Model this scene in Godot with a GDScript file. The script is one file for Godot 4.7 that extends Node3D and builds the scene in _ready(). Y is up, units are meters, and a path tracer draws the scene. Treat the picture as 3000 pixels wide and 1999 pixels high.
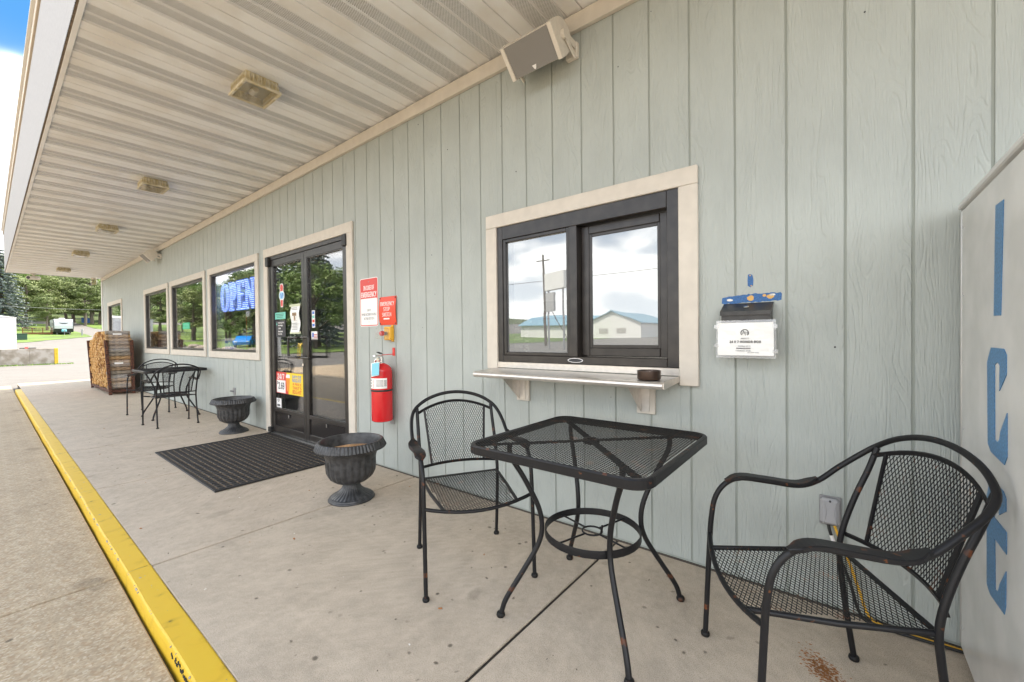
extends Node3D
# A shop porch: painted grooved siding on the +Z face of a building (wall plane z = 0), porch floor y = 0, x runs along the wall.

class MB:
	var v := PackedVector3Array()
	var n := PackedVector3Array()
	var u := PackedVector2Array()
	var c := PackedColorArray()
	var i := PackedInt32Array()
	var col := Color.WHITE
	var colored := false
	func vert(p: Vector3, nn: Vector3, uv := Vector2.ZERO) -> int:
		v.append(p); n.append(nn); u.append(uv); c.append(col)
		return v.size() - 1
	func tri(a: Vector3, b: Vector3, d: Vector3, away: Vector3) -> void:
		var nn := (b - a).cross(d - a)
		if nn.length() < 1e-12:
			return
		nn = nn.normalized()
		if nn.dot(away) < 0:
			nn = -nn
			var t := b; b = d; d = t
		var k := v.size()
		vert(a, nn); vert(b, nn); vert(d, nn)
		i.append_array([k, k + 2, k + 1])
	func quad(a: Vector3, b: Vector3, cc: Vector3, d: Vector3, away: Vector3, uvs := []) -> void:
		var nn := (b - a).cross(cc - a)
		if nn.length() < 1e-12:
			nn = (cc - a).cross(d - a)
			if nn.length() < 1e-12:
				return
		nn = nn.normalized()
		var flip := nn.dot(away) < 0
		if flip:
			nn = -nn
		var k := v.size()
		if uvs.is_empty():
			vert(a, nn); vert(b, nn); vert(cc, nn); vert(d, nn)
		else:
			vert(a, nn, uvs[0]); vert(b, nn, uvs[1]); vert(cc, nn, uvs[2]); vert(d, nn, uvs[3])
		if flip:
			i.append_array([k, k + 1, k + 2, k, k + 2, k + 3])
		else:
			i.append_array([k, k + 2, k + 1, k, k + 3, k + 2])
	func box(ctr: Vector3, s: Vector3, bev := 0.0, bs := Basis.IDENTITY) -> MB:
		var h := s * 0.5
		bev = minf(bev, minf(h.x, minf(h.y, h.z)) * 0.9)
		if bev <= 0.0:
			for a in 3:
				for sg in [-1.0, 1.0]:
					var e := Vector3.ZERO; e[a] = sg
					var f := Vector3.ZERO; f[(a + 1) % 3] = h[(a + 1) % 3]
					var g := Vector3.ZERO; g[(a + 2) % 3] = h[(a + 2) % 3]
					var o := e * h[a]
					quad(ctr + bs * (o - f - g), ctr + bs * (o + f - g), ctr + bs * (o + f + g), ctr + bs * (o - f + g), bs * e)
			return self
		var P := func(sx: float, sy: float, sz: float, ax: int) -> Vector3:
			var q := Vector3(sx * (h.x - bev), sy * (h.y - bev), sz * (h.z - bev))
			q[ax] = [sx, sy, sz][ax] * h[ax]
			return ctr + bs * q
		for a in 3:
			var b := (a + 1) % 3
			var d := (a + 2) % 3
			for sa in [-1.0, 1.0]:
				var pts := []
				for q in [[-1.0, -1.0], [1.0, -1.0], [1.0, 1.0], [-1.0, 1.0]]:
					var sg := [0.0, 0.0, 0.0]
					sg[a] = sa; sg[b] = q[0]; sg[d] = q[1]
					pts.append(P.call(sg[0], sg[1], sg[2], a))
				var e := Vector3.ZERO; e[a] = sa
				quad(pts[0], pts[1], pts[2], pts[3], bs * e)
				for sb in [-1.0, 1.0]:
					var s1 := [0.0, 0.0, 0.0]; s1[a] = sa; s1[b] = sb; s1[d] = -1.0
					var s2 := [0.0, 0.0, 0.0]; s2[a] = sa; s2[b] = sb; s2[d] = 1.0
					var aw := Vector3.ZERO; aw[a] = sa; aw[b] = sb
					quad(P.call(s1[0], s1[1], s1[2], a), P.call(s2[0], s2[1], s2[2], a), P.call(s2[0], s2[1], s2[2], b), P.call(s1[0], s1[1], s1[2], b), bs * aw)
		for sx in [-1.0, 1.0]:
			for sy in [-1.0, 1.0]:
				for sz in [-1.0, 1.0]:
					tri(P.call(sx, sy, sz, 0), P.call(sx, sy, sz, 1), P.call(sx, sy, sz, 2), bs * Vector3(sx, sy, sz))
		return self
	func between(lo: Vector3, hi: Vector3, bev := 0.0) -> MB:
		return box((lo + hi) * 0.5, (hi - lo).abs(), bev)
	func bar(a: Vector3, b: Vector3, w: float, t: float, up := Vector3.UP, bev := 0.0) -> MB:
		var z := (b - a).normalized()
		if absf(z.dot(up)) > 0.98:
			up = Vector3.RIGHT
		var x := up.cross(z).normalized()
		var y := z.cross(x).normalized()
		return box((a + b) * 0.5, Vector3(w, t, a.distance_to(b)), bev, Basis(x, y, z))
	func tube(pts: Array, r, sides := 8, caps := true, closed := false) -> MB:
		var m := pts.size()
		var tan := []
		for k in m:
			var a: Vector3 = pts[(k - 1 + m) % m] if closed or k > 0 else pts[0]
			var b: Vector3 = pts[(k + 1) % m] if closed or k < m - 1 else pts[m - 1]
			tan.append((b - a).normalized())
		var t0: Vector3 = tan[0]
		var nx := t0.cross(Vector3.UP if absf(t0.y) < 0.9 else Vector3.RIGHT).normalized()
		var k0 := v.size()
		for k in m:
			var t: Vector3 = tan[k]
			nx = (nx - t * nx.dot(t)).normalized()
			var ny := t.cross(nx)
			var rr: float = r[k] if r is Array else r
			for s in sides:
				var an := TAU * s / sides
				var d := nx * cos(an) + ny * sin(an)
				vert(pts[k] + d * rr, d, Vector2(float(s) / sides, k))
		var rings := m if closed else m - 1
		for k in rings:
			var k2 := (k + 1) % m
			for s in sides:
				var s2 := (s + 1) % sides
				var a := k0 + k * sides + s
				var b := k0 + k * sides + s2
				var cc := k0 + k2 * sides + s2
				var d := k0 + k2 * sides + s
				i.append_array([a, cc, b, a, d, cc])
		if caps and not closed:
			for e in [0, m - 1]:
				var t: Vector3 = -tan[0] if e == 0 else tan[m - 1]
				var ck := vert(pts[e], t)
				var ring := []
				for s in sides:
					ring.append(vert(v[k0 + e * sides + s], t))
				for s in sides:
					if e == 0:
						i.append_array([ck, ring[s], ring[(s + 1) % sides]])
					else:
						i.append_array([ck, ring[(s + 1) % sides], ring[s]])
		return self
	# profile: Array of Vector2(radius, y); flute: callable(angle, row) -> factor
	func lathe(prof: Array, segs := 24, ctr := Vector3.ZERO, flute = null) -> MB:
		var m := prof.size()
		var pos := []
		for k in m:
			var row := []
			for s in segs:
				var an := TAU * s / segs
				var rr: float = prof[k].x
				if flute != null:
					rr *= flute.call(an, k)
				row.append(ctr + Vector3(cos(an) * rr, prof[k].y, sin(an) * rr))
			pos.append(row)
		var k0 := v.size()
		for k in m:
			for s in segs:
				var a: Vector3 = pos[maxi(k - 1, 0)][s]
				var b: Vector3 = pos[mini(k + 1, m - 1)][s]
				var e: Vector3 = pos[k][(s + segs - 1) % segs]
				var f: Vector3 = pos[k][(s + 1) % segs]
				var nn := (b - a).cross(f - e)
				if nn.length() < 1e-10:
					nn = Vector3(0, 1 if k > 0 and prof[k].y >= prof[k - 1].y else -1, 0)
				vert(pos[k][s], nn.normalized())
		for k in m - 1:
			for s in segs:
				var s2 := (s + 1) % segs
				var a := k0 + k * segs + s
				var b := k0 + k * segs + s2
				var cc := k0 + (k + 1) * segs + s2
				var d := k0 + (k + 1) * segs + s
				i.append_array([a, b, cc, a, cc, d])
		return self
	# poly: outline in the xy plane of T, extruded z0..z1 along its z
	func prism(poly: PackedVector2Array, z0: float, z1: float, T := Transform3D.IDENTITY) -> MB:
		var t := Geometry2D.triangulate_polygon(poly)
		for k in range(0, t.size(), 3):
			for z in [z0, z1]:
				tri(T * Vector3(poly[t[k]].x, poly[t[k]].y, z), T * Vector3(poly[t[k + 1]].x, poly[t[k + 1]].y, z), T * Vector3(poly[t[k + 2]].x, poly[t[k + 2]].y, z), T.basis * Vector3(0, 0, 1 if z == z1 else -1))
		var cw := Geometry2D.is_polygon_clockwise(poly)
		for k in poly.size():
			var a := poly[k]
			var b := poly[(k + 1) % poly.size()]
			var o := Vector3(b.y - a.y, a.x - b.x, 0) * (-1.0 if cw else 1.0)
			quad(T * Vector3(a.x, a.y, z0), T * Vector3(b.x, b.y, z0), T * Vector3(b.x, b.y, z1), T * Vector3(a.x, a.y, z1), T.basis * o)
		return self
	func mesh() -> ArrayMesh:
		var m := ArrayMesh.new()
		add_to(m)
		return m
	func add_to(m: ArrayMesh) -> void:
		var a := []
		a.resize(Mesh.ARRAY_MAX)
		a[Mesh.ARRAY_VERTEX] = v
		a[Mesh.ARRAY_NORMAL] = n
		a[Mesh.ARRAY_TEX_UV] = u
		if colored:
			a[Mesh.ARRAY_COLOR] = c
		a[Mesh.ARRAY_INDEX] = i
		m.add_surface_from_arrays(Mesh.PRIMITIVE_TRIANGLES, a)

var M := {}
var taken := {}
var rng := RandomNumberGenerator.new()

func mb() -> MB:
	return MB.new()

func numbered(called: String) -> String:
	taken[called] = taken.get(called, -1) + 1
	return called if taken[called] == 0 else "%s_%03d" % [called, taken[called]]

func tag(o: Node3D, label: String, category: String, group := "") -> Node3D:
	o.set_meta("label", label)
	o.set_meta("category", category)
	if group:
		o.set_meta("group", group)
	return o

func thing(called: String, label: String, category: String, at := Vector3.ZERO, turn := 0.0, group := "") -> Node3D:
	var o := Node3D.new()
	o.name = numbered(called)
	add_child(o)
	o.position = at
	o.rotation.y = turn
	return tag(o, label, category, group)

func put(called: String, mesh: Mesh, mat: Material, parent: Node3D, at := Vector3.ZERO) -> MeshInstance3D:
	var o := MeshInstance3D.new()
	o.name = called
	o.mesh = mesh
	if mat:
		o.material_override = mat
	o.position = at
	parent.add_child(o, true)
	return o

func part(called: String, b: MB, mat: Material, parent: Node3D, at := Vector3.ZERO) -> MeshInstance3D:
	return put(called, b.mesh(), mat, parent, at)

func setting(called: String, b: MB, mat: Material) -> MeshInstance3D:
	var o := part(numbered(called), b, mat, self)
	o.set_meta("kind", "structure")
	return o

func copy(src: Node3D, at: Vector3, turn: float, label := "", group := "") -> Node3D:
	var base := String(src.name)
	var c: Node3D = src.duplicate()
	c.name = numbered(base)
	add_child(c)
	c.position = at
	c.rotation.y = turn
	if label: c.set_meta("label", label)
	if group: c.set_meta("group", group)
	return c

func spline(pts: Array, sub := 6, closed := false) -> Array:
	var out := []
	var m := pts.size()
	var last := m if closed else m - 1
	for k in last:
		var p0: Vector3 = pts[(k - 1 + m) % m] if closed or k > 0 else pts[0] * 2.0 - pts[1]
		var p1: Vector3 = pts[k]
		var p2: Vector3 = pts[(k + 1) % m]
		var p3: Vector3 = pts[(k + 2) % m] if closed or k < m - 2 else p2 * 2.0 - p1
		for s in sub:
			out.append(p1.cubic_interpolate(p2, p0, p3, float(s) / sub))
	if not closed:
		out.append(pts[m - 1])
	return out

# ---------- lettering ----------
var fonts := {}
func font(bold: bool, serif := false) -> Font:
	var key := [bold, serif]
	if not fonts.has(key):
		var f := SystemFont.new()
		f.font_names = PackedStringArray(["Droid Serif" if serif else "Droid Sans"])
		f.font_weight = 700 if bold else 400
		fonts[key] = f
	return fonts[key]

# lettering w metres wide and h high (h 0: natural), centred on at, facing +z of its parent
func letters(s: String, at: Vector3, w: float, h: float, mat: Material, parent: Node3D, bold := true, serif := false, basis := Basis.IDENTITY, depth := 0.0008) -> MeshInstance3D:
	var t := TextMesh.new()
	t.text = s
	t.font = font(bold, serif)
	t.font_size = 40
	t.pixel_size = 0.01
	t.depth = 0.01
	t.curve_step = 1.5
	var bb := t.get_aabb()
	var sx := w / maxf(bb.size.x, 0.001)
	var sy := h / maxf(bb.size.y, 0.001) if h > 0.0 else sx
	var o := MeshInstance3D.new()
	o.name = "lettering"
	o.mesh = t
	o.material_override = mat
	parent.add_child(o, true)
	var c := bb.get_center()
	o.transform = Transform3D(basis, at) * Transform3D(Basis.from_scale(Vector3(sx, sy, depth / 0.01)), Vector3(-c.x * sx, -c.y * sy, 0))
	return o

# ---------- materials ----------
func lin(r: float, g: float, b: float, a := 1.0) -> Color:
	var c := Color(r, g, b).linear_to_srgb()
	c.a = a
	return c

func flat(r: float, g: float, b: float, rough := 0.6, metal := 0.0, spec := 0.5) -> StandardMaterial3D:
	var m := StandardMaterial3D.new()
	m.albedo_color = lin(r, g, b)
	m.roughness = rough
	m.metallic = metal
	m.metallic_specular = spec
	return m

func noise_tex(freq: float, stops: Array, size := 512, octaves := 4, kind := FastNoiseLite.TYPE_SIMPLEX_SMOOTH, sd := 1) -> NoiseTexture2D:
	var nz := FastNoiseLite.new()
	nz.noise_type = kind
	nz.frequency = freq
	nz.seed = sd
	nz.fractal_octaves = octaves
	if kind == FastNoiseLite.TYPE_CELLULAR:
		nz.cellular_return_type = FastNoiseLite.RETURN_CELL_VALUE
		nz.fractal_type = FastNoiseLite.FRACTAL_NONE
	var g := Gradient.new()
	g.offsets = PackedFloat32Array(stops.map(func(s): return s[0]))
	g.colors = PackedColorArray(stops.map(func(s): return s[1]))
	var t := NoiseTexture2D.new()
	t.width = size
	t.height = size
	t.seamless = true
	t.noise = nz
	t.color_ramp = g
	return t

func grey(x: float) -> Color:
	return Color(x, x, x)

func tri(m: StandardMaterial3D, tex: Texture2D, metres: float, world := false) -> StandardMaterial3D:
	m.albedo_texture = tex
	m.uv1_triplanar = true
	m.uv1_world_triplanar = world
	m.uv1_scale = Vector3.ONE / metres
	return m

func bump(m: StandardMaterial3D, tex: Texture2D, cm: float) -> StandardMaterial3D:
	m.heightmap_enabled = true
	m.heightmap_texture = tex
	m.heightmap_scale = cm
	return m

func over(m: StandardMaterial3D, tex: Texture2D, metres: float) -> StandardMaterial3D:
	m.detail_enabled = true
	m.detail_blend_mode = BaseMaterial3D.BLEND_MODE_MUL
	m.detail_albedo = tex
	m.detail_uv_layer = BaseMaterial3D.DETAIL_UV_2
	m.uv2_triplanar = true
	m.uv2_world_triplanar = true
	m.uv2_scale = Vector3.ONE / metres
	return m

func glass(a := 0.1, r := 0.02, g := 0.025, b := 0.025) -> StandardMaterial3D:
	var m := StandardMaterial3D.new()
	m.transparency = BaseMaterial3D.TRANSPARENCY_ALPHA
	m.albedo_color = lin(r, g, b, a)
	m.roughness = 0.0
	m.metallic_specular = 0.5
	return m

# siding: embossed wood grain as relief, eight board widths wide
func grain_relief() -> ImageTexture:
	var W := 1024
	var H := 1024
	var nz := FastNoiseLite.new(); nz.seed = 5; nz.frequency = 1.0; nz.fractal_octaves = 3
	var fine := FastNoiseLite.new(); fine.seed = 9; fine.frequency = 1.0; fine.fractal_octaves = 2
	var data := PackedByteArray()
	data.resize(W * H)
	for y in H:
		var fy := float(y) / H
		for x in W:
			var fx := float(x) / W * 8.0
			var board := floorf(fx)
			var w := nz.get_noise_2d(fx * 0.9 + board * 13.7, fy * 2.6 + board * 7.1)
			var ring := sin(TAU * (fx * 4.5 + w * 5.5))
			ring = smoothstep(0.45, 0.95, ring)
			var mask := clampf(0.55 + 1.6 * nz.get_noise_2d(fx * 1.7 + 40.0 + board * 3.3, fy * 3.0 + 9.0), 0.0, 1.0)
			var f := fine.get_noise_2d(fx * 34.0, fy * 42.0)
			var g := fine.get_noise_2d(fx * 60.0 + 70.0, fy * 16.0)
			var h := 0.62 - 0.44 * ring * mask + 0.22 * f + 0.26 * g
			data[y * W + x] = int(clampf(h, 0.0, 1.0) * 255.0)
	return ImageTexture.create_from_image(Image.create_from_data(W, H, false, Image.FORMAT_L8, data))

# stains, drips and scuffs on a slab, as a multiplier around white
func stain_map(sd: int, spots: int) -> ImageTexture:
	var W := 1024
	var nz := FastNoiseLite.new(); nz.seed = sd; nz.frequency = 1.0; nz.fractal_octaves = 5
	var r := RandomNumberGenerator.new(); r.seed = sd
	var f := PackedFloat32Array()
	f.resize(W * W)
	for y in W:
		for x in W:
			var a := TAU * x / W
			var b := TAU * y / W
			var q := nz.get_noise_3d(cos(a) * 2.2 + 3.0, sin(a) * 2.2 + 2.0 * sin(b), cos(b) * 2.2) + nz.get_noise_3d(sin(b) * 6.5 + 20.0, cos(a) * 6.5 + cos(b) * 3.0, sin(a) * 6.5)
			var q2 := nz.get_noise_3d(cos(a) * 15.0 + 7.0, sin(a) * 15.0 + cos(b) * 15.0, sin(b) * 15.0)
			f[y * W + x] = 0.96 + 0.05 * q + 0.055 * q2
	for k in spots:
		var cx := r.randi() % W
		var cy := r.randi() % W
		var big := r.randf() < 0.05
		var rad := r.randf_range(7.0, 17.0) if big else r.randf_range(0.8, 3.4)
		var el := r.randf_range(0.5, 2.2)
		var an := r.randf() * PI
		var dark := r.randf_range(0.04, 0.13) if big else r.randf_range(0.08, 0.5)
		var R := int(rad * 2.5) + 1
		for dy in range(-R, R + 1):
			for dx in range(-R, R + 1):
				var px := dx * cos(an) + dy * sin(an)
				var py := (dy * cos(an) - dx * sin(an)) * el
				var d := sqrt(px * px + py * py) / rad + 0.35 * nz.get_noise_2d((cx + dx) * 0.06, (cy + dy) * 0.06)
				var kk := ((cy + dy + W) % W) * W + (cx + dx + W) % W
				f[kk] *= 1.0 - dark * (1.0 - smoothstep(0.45, 1.05, d))
	var data := PackedByteArray()
	data.resize(W * W * 3)
	for k in W * W:
		var t := clampf(f[k], 0.0, 1.0)
		data[k * 3] = int(255.0 * t)
		data[k * 3 + 1] = int(255.0 * t * lerpf(0.975, 1.0, t))
		data[k * 3 + 2] = int(255.0 * t * lerpf(0.93, 1.0, t))
	return ImageTexture.create_from_image(Image.create_from_data(W, W, false, Image.FORMAT_RGB8, data))

# two staggered rows of punched holes
func punched() -> ImageTexture:
	var S := 64
	var im := Image.create(S, S, false, Image.FORMAT_RGBA8)
	for y in S:
		for x in S:
			var a := 1.0
			for h in [Vector2(16, 16), Vector2(48, 48)]:
				for ox in [-64, 0, 64]:
					for oy in [-64, 0, 64]:
						var d: Vector2 = Vector2(x, y) - h - Vector2(ox, oy)
						d.y *= 0.8
						if d.length() < 13.5:
							a = 0.0
			im.set_pixel(x, y, Color(1, 1, 1, a))
	return ImageTexture.create_from_image(im)

func bands(a: Color, b: Color, share := 0.5) -> ImageTexture:
	var im := Image.create(8, 64, false, Image.FORMAT_RGB8)
	for y in 64:
		for x in 8:
			im.set_pixel(x, y, a if y < 64 * share else b)
	return ImageTexture.create_from_image(im)

func sky_image() -> Image:
	var W := 1024
	var H := 512
	var im := Image.create(W, H, false, Image.FORMAT_RGBF)
	var nz := FastNoiseLite.new(); nz.seed = SKY_SEED; nz.frequency = 1.0; nz.fractal_octaves = 6; nz.fractal_gain = 0.55
	for y in H:
		var el := PI * (0.5 - (y + 0.5) / H)
		for x in W:
			var az := TAU * (x + 0.5) / W
			var d := Vector3(sin(az) * cos(el), sin(el), -cos(az) * cos(el))
			var up := maxf(d.y, 0.0)
			var c := Color(1.0, 1.07, 1.14).lerp(Color(0.055, 0.185, 0.40), smoothstep(0.04, 0.46, up))
			var flat_d := Vector2(d.x, d.z) / (up + 0.22)
			var q := nz.get_noise_3d(flat_d.x * 0.9, flat_d.y * 0.9, 4.0) * 0.5 + 0.5
			var cover := smoothstep(0.40, 0.56, q)
			var white := lerpf(1.35, 2.6, smoothstep(0.42, 0.75, q) * smoothstep(0.05, 0.4, up) + 0.15)
			c = c.lerp(Color(white, white * 0.985, white * 0.96), cover)
			im.set_pixel(x, y, c)
	return im

const SKY_SEED := 2607

const EYE := Vector3(0.0, 1.1712, 2.2105)
const SOFFIT := 3.0693
const GROOVE := 0.413
const PITCH := 0.2032

func make_light_and_air() -> void:
	var cam := Camera3D.new()
	cam.name = "camera"
	var yaw := 0.67103
	var pitch := -0.01243
	var roll := -0.01192
	var fwd := Vector3(-sin(yaw), 0, -cos(yaw))
	var right := Vector3(cos(yaw), 0, -sin(yaw))
	var f2 := fwd * cos(pitch) + Vector3.UP * sin(pitch)
	var u2 := Vector3.UP * cos(pitch) - fwd * sin(pitch)
	var r3 := right * cos(roll) + u2 * sin(roll)
	var u3 := u2 * cos(roll) - right * sin(roll)
	cam.transform = Transform3D(Basis(r3, u3, -f2), EYE)
	cam.fov = 78.515
	cam.near = 0.02
	cam.far = 2000.0
	cam.current = true
	add_child(cam)
	var sun := DirectionalLight3D.new()
	sun.name = "sun"
	sun.light_energy = 1.4
	sun.light_angular_distance = 3.0
	sun.light_color = Color(1.0, 0.955, 0.88)
	sun.shadow_enabled = true
	add_child(sun)
	# high behind the building, a little towards its far end
	sun.look_at_from_position(Vector3(-0.25, 1.25, -0.8), Vector3.ZERO)
	var we := WorldEnvironment.new()
	we.name = "air"
	var e := Environment.new()
	e.background_mode = Environment.BG_SKY
	var sky := Sky.new()
	var sm := PanoramaSkyMaterial.new()
	sm.panorama = ImageTexture.create_from_image(sky_image())
	sky.sky_material = sm
	e.sky = sky
	e.background_energy_multiplier = 1.0
	e.tonemap_mode = Environment.TONE_MAPPER_LINEAR
	e.tonemap_exposure = 2.5
	e.sdfgi_enabled = true
	e.ssao_enabled = true
	e.ssil_enabled = true
	we.environment = e
	add_child(we)

func make_materials() -> void:
	var mottle := noise_tex(0.012, [[0.2, grey(0.965)], [0.8, grey(1.0)]], 512, 4, FastNoiseLite.TYPE_SIMPLEX_SMOOTH, 3)
	var relief := grain_relief()
	var sid := flat(0.395, 0.425, 0.40, 0.6)
	sid.albedo_texture = mottle
	sid.uv1_triplanar = true
	sid.uv1_world_triplanar = true
	sid.uv1_scale = Vector3(1.0 / (PITCH * 8.0), 1.0 / 3.1, 1.0)
	sid.uv1_offset = Vector3(-GROOVE / (PITCH * 8.0), 0.0, 0.0)
	M.siding = bump(sid, relief, 0.32)
	var tr := flat(0.60, 0.55, 0.475, 0.55)
	tri(tr, mottle, 0.7)
	M.trim = bump(tr, noise_tex(0.03, [[0.0, grey(0.0)], [1.0, grey(1.0)]], 256), 0.02)
	M.joint_dirt = flat(0.075, 0.062, 0.05, 0.95)
	M.rust_stain = flat(0.36, 0.15, 0.05, 0.9)
	M.sheathing = flat(0.30, 0.325, 0.29, 0.8)
	# soffit
	var dusty := noise_tex(0.008, [[0.15, Color(0.955, 0.94, 0.92)], [0.6, Color(1, 1, 1)]], 512, 5, FastNoiseLite.TYPE_SIMPLEX_SMOOTH, 8)
	M.soffit = tri(flat(0.78, 0.785, 0.785, 0.5), dusty, 2.2, true)
	var pf := flat(0.78, 0.785, 0.785, 0.5)
	pf.albedo_texture = punched()
	pf.transparency = BaseMaterial3D.TRANSPARENCY_ALPHA_SCISSOR
	pf.alpha_scissor_threshold = 0.5
	pf.uv1_scale = Vector3(1.0 / 0.0127, 1.0 / 0.0127, 1.0)
	M.punched = pf
	M.attic = flat(0.16, 0.12, 0.08, 0.95)
	M.fascia = tri(flat(0.35, 0.343, 0.338, 0.6), noise_tex(0.05, [[0.2, grey(0.95)], [0.9, grey(1.0)]], 256, 2), 0.6, true)
	M.cap = flat(0.42, 0.35, 0.26, 0.5)
	M.raw_edge = tri(flat(0.26, 0.20, 0.14, 0.85), noise_tex(0.04, [[0.2, grey(0.6)], [0.8, grey(1.0)]], 256), 0.3, true)
	# ground
	var speck := noise_tex(0.22, [[0.0, Color(0.66, 0.64, 0.60)], [0.3, Color(0.86, 0.85, 0.83)], [0.62, Color(1.0, 1.0, 1.0)], [1.0, Color(0.82, 0.81, 0.79)]], 512, 4, FastNoiseLite.TYPE_SIMPLEX, 21)
	var fl := tri(flat(0.64, 0.54, 0.43, 0.72), speck, 0.55, true)
	over(fl, stain_map(31, 420), 3.7)
	M.floor = bump(fl, noise_tex(0.15, [[0.0, grey(0.0)], [1.0, grey(1.0)]], 256, 3), 0.05)
	var peb := noise_tex(0.055, [[0.0, Color(0.85, 0.82, 0.77)], [0.35, Color(0.92, 0.90, 0.85)], [0.6, Color(0.97, 0.95, 0.90)], [0.75, Color(0.84, 0.78, 0.70)], [0.9, Color(1.0, 1.0, 0.98)]], 512, 1, FastNoiseLite.TYPE_CELLULAR, 4)
	var ap := tri(flat(0.55, 0.46, 0.355, 0.8), peb, 0.24, true)
	over(ap, stain_map(77, 190), 4.3)
	M.apron = bump(ap, peb, 0.05)
	var gr := tri(flat(0.215, 0.20, 0.185, 0.9), noise_tex(0.12, [[0.0, grey(0.72)], [1.0, grey(1.0)]], 512, 5), 2.6, true)
	over(gr, stain_map(5, 60), 23.0)
	M.drive = gr
	var grs := noise_tex(0.05, [[0.1, Color(0.45, 0.55, 0.25)], [0.5, Color(0.8, 0.95, 0.5)], [0.9, Color(1.0, 1.0, 0.66)]], 512, 5)
	M.grass = over(tri(flat(0.20, 0.245, 0.075, 0.9), grs, 3.0, true), noise_tex(0.01, [[0.1, grey(0.7)], [0.9, grey(1.0)]], 256), 31.0)
	M.forest_floor = tri(flat(0.075, 0.085, 0.035, 0.95), grs, 7.0, true)
	var chips := noise_tex(0.03, [[0.0, Color(1, 1, 1)], [0.60, Color(1.0, 0.985, 0.95)], [0.78, Color(0.95, 0.93, 0.88)], [0.87, Color(0.85, 0.85, 0.9)], [0.92, Color(0.45, 0.47, 0.55)]], 512, 6, FastNoiseLite.TYPE_SIMPLEX_SMOOTH, 14)
	var ye := tri(flat(0.68, 0.45, 0.025, 0.55), chips, 2.1, true)
	M.yellow = bump(ye, noise_tex(0.06, [[0.0, grey(0.0)], [1.0, grey(1.0)]], 256), 0.15)
	M.yellow_plain = flat(0.75, 0.50, 0.05, 0.5)
	var cw := tri(flat(0.42, 0.38, 0.33, 0.85), noise_tex(0.02, [[0.2, Color(0.8, 0.78, 0.74)], [0.7, Color(1, 1, 1)]], 512, 5), 5.0, true)
	M.old_concrete = cw
	# metals
	var rust := noise_tex(0.018, [[0.0, Color(1, 1, 1)], [0.80, Color(1, 1, 1)], [0.84, Color(1, 1, 1)], [1.0, Color(1, 1, 1)]], 512, 5, FastNoiseLite.TYPE_SIMPLEX_SMOOTH, 6)
	rust.color_ramp.colors = PackedColorArray([Color(0.095, 0.095, 0.105), Color(0.115, 0.114, 0.12), Color(0.36, 0.22, 0.14), Color(0.46, 0.25, 0.14)])
	var bl := StandardMaterial3D.new()
	tri(bl, rust, 0.5)
	bl.roughness = 0.42
	bl.metallic_specular = 0.38
	M.black = bl
	var rust2 := noise_tex(0.014, [[0.0, Color(0.10, 0.10, 0.105)], [0.70, Color(0.12, 0.115, 0.11)], [0.80, Color(0.33, 0.22, 0.15)], [1.0, Color(0.50, 0.27, 0.14)]], 512, 5, FastNoiseLite.TYPE_SIMPLEX_SMOOTH, 19)
	var bl2 := StandardMaterial3D.new()
	tri(bl2, rust2, 0.8)
	bl2.roughness = 0.55
	bl2.metallic_specular = 0.35
	M.black_rusty = bl2
	M.bronze = tri(flat(0.034, 0.029, 0.026, 0.32), noise_tex(0.02, [[0.2, grey(0.75)], [0.8, grey(1.0)]], 256), 0.6)
	M.bronze_gloss = flat(0.02, 0.017, 0.016, 0.2)
	M.alu = flat(0.55, 0.55, 0.54, 0.35, 0.9)
	var st := tri(flat(0.66, 0.62, 0.57, 0.38, 0.75), noise_tex(0.03, [[0.2, grey(0.95)], [0.8, grey(1.0)]], 256), 0.4)
	M.steel = st
	M.grey_metal = flat(0.30, 0.30, 0.31, 0.45, 0.6)
	M.chrome = flat(0.7, 0.7, 0.7, 0.15, 1.0)
	# glass
	M.window_glass = glass(0.06, 0.012, 0.016, 0.016)
	M.coated_glass = glass(0.03, 0.012, 0.016, 0.016)
	M.clear = glass(0.04, 0.5, 0.5, 0.5)
	M.service_glass = glass(0.04, 0.42, 0.435, 0.44)
	M.service_glass.metallic = 0.72
	for gm in [M.service_glass, M.coated_glass]:
		bump(gm, noise_tex(0.006, [[0.0, grey(0.0)], [1.0, grey(1.0)]], 256, 1), 0.02)
		gm.uv1_triplanar = true
		gm.uv1_scale = Vector3.ONE / 0.9
	# plastics, paints
	M.off_white = tri(flat(0.66, 0.61, 0.53, 0.5), mottle, 0.3)
	M.grille = tri(flat(0.30, 0.285, 0.265, 0.7), noise_tex(0.3, [[0.3, grey(0.7)], [0.7, grey(1.0)]], 256, 2), 0.12)
	M.yellowed = tri(flat(0.64, 0.60, 0.49, 0.5), noise_tex(0.02, [[0.2, Color(0.85, 0.8, 0.66)], [0.8, Color(1, 1, 1)]], 256), 0.3)
	M.lens = glass(0.30, 0.42, 0.36, 0.19)
	M.lens.roughness = 0.2
	M.white = flat(0.66, 0.66, 0.645, 0.5)
	M.paper = bump(flat(0.80, 0.80, 0.78, 0.35), noise_tex(0.02, [[0.0, grey(0.0)], [1.0, grey(1.0)]], 256, 3), 0.12)
	M.paper.uv1_triplanar = true
	M.paper.uv1_scale = Vector3.ONE * 5.0
	M.ink = flat(0.03, 0.03, 0.035, 0.6)
	M.grey_ink = flat(0.22, 0.22, 0.22, 0.6)
	M.sign_red = flat(0.62, 0.055, 0.045, 0.4)
	M.orange_red = flat(0.66, 0.05, 0.015, 0.4)
	M.sign_white = flat(0.80, 0.78, 0.76, 0.4)
	M.sign_yellow = flat(0.80, 0.58, 0.03, 0.4)
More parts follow.
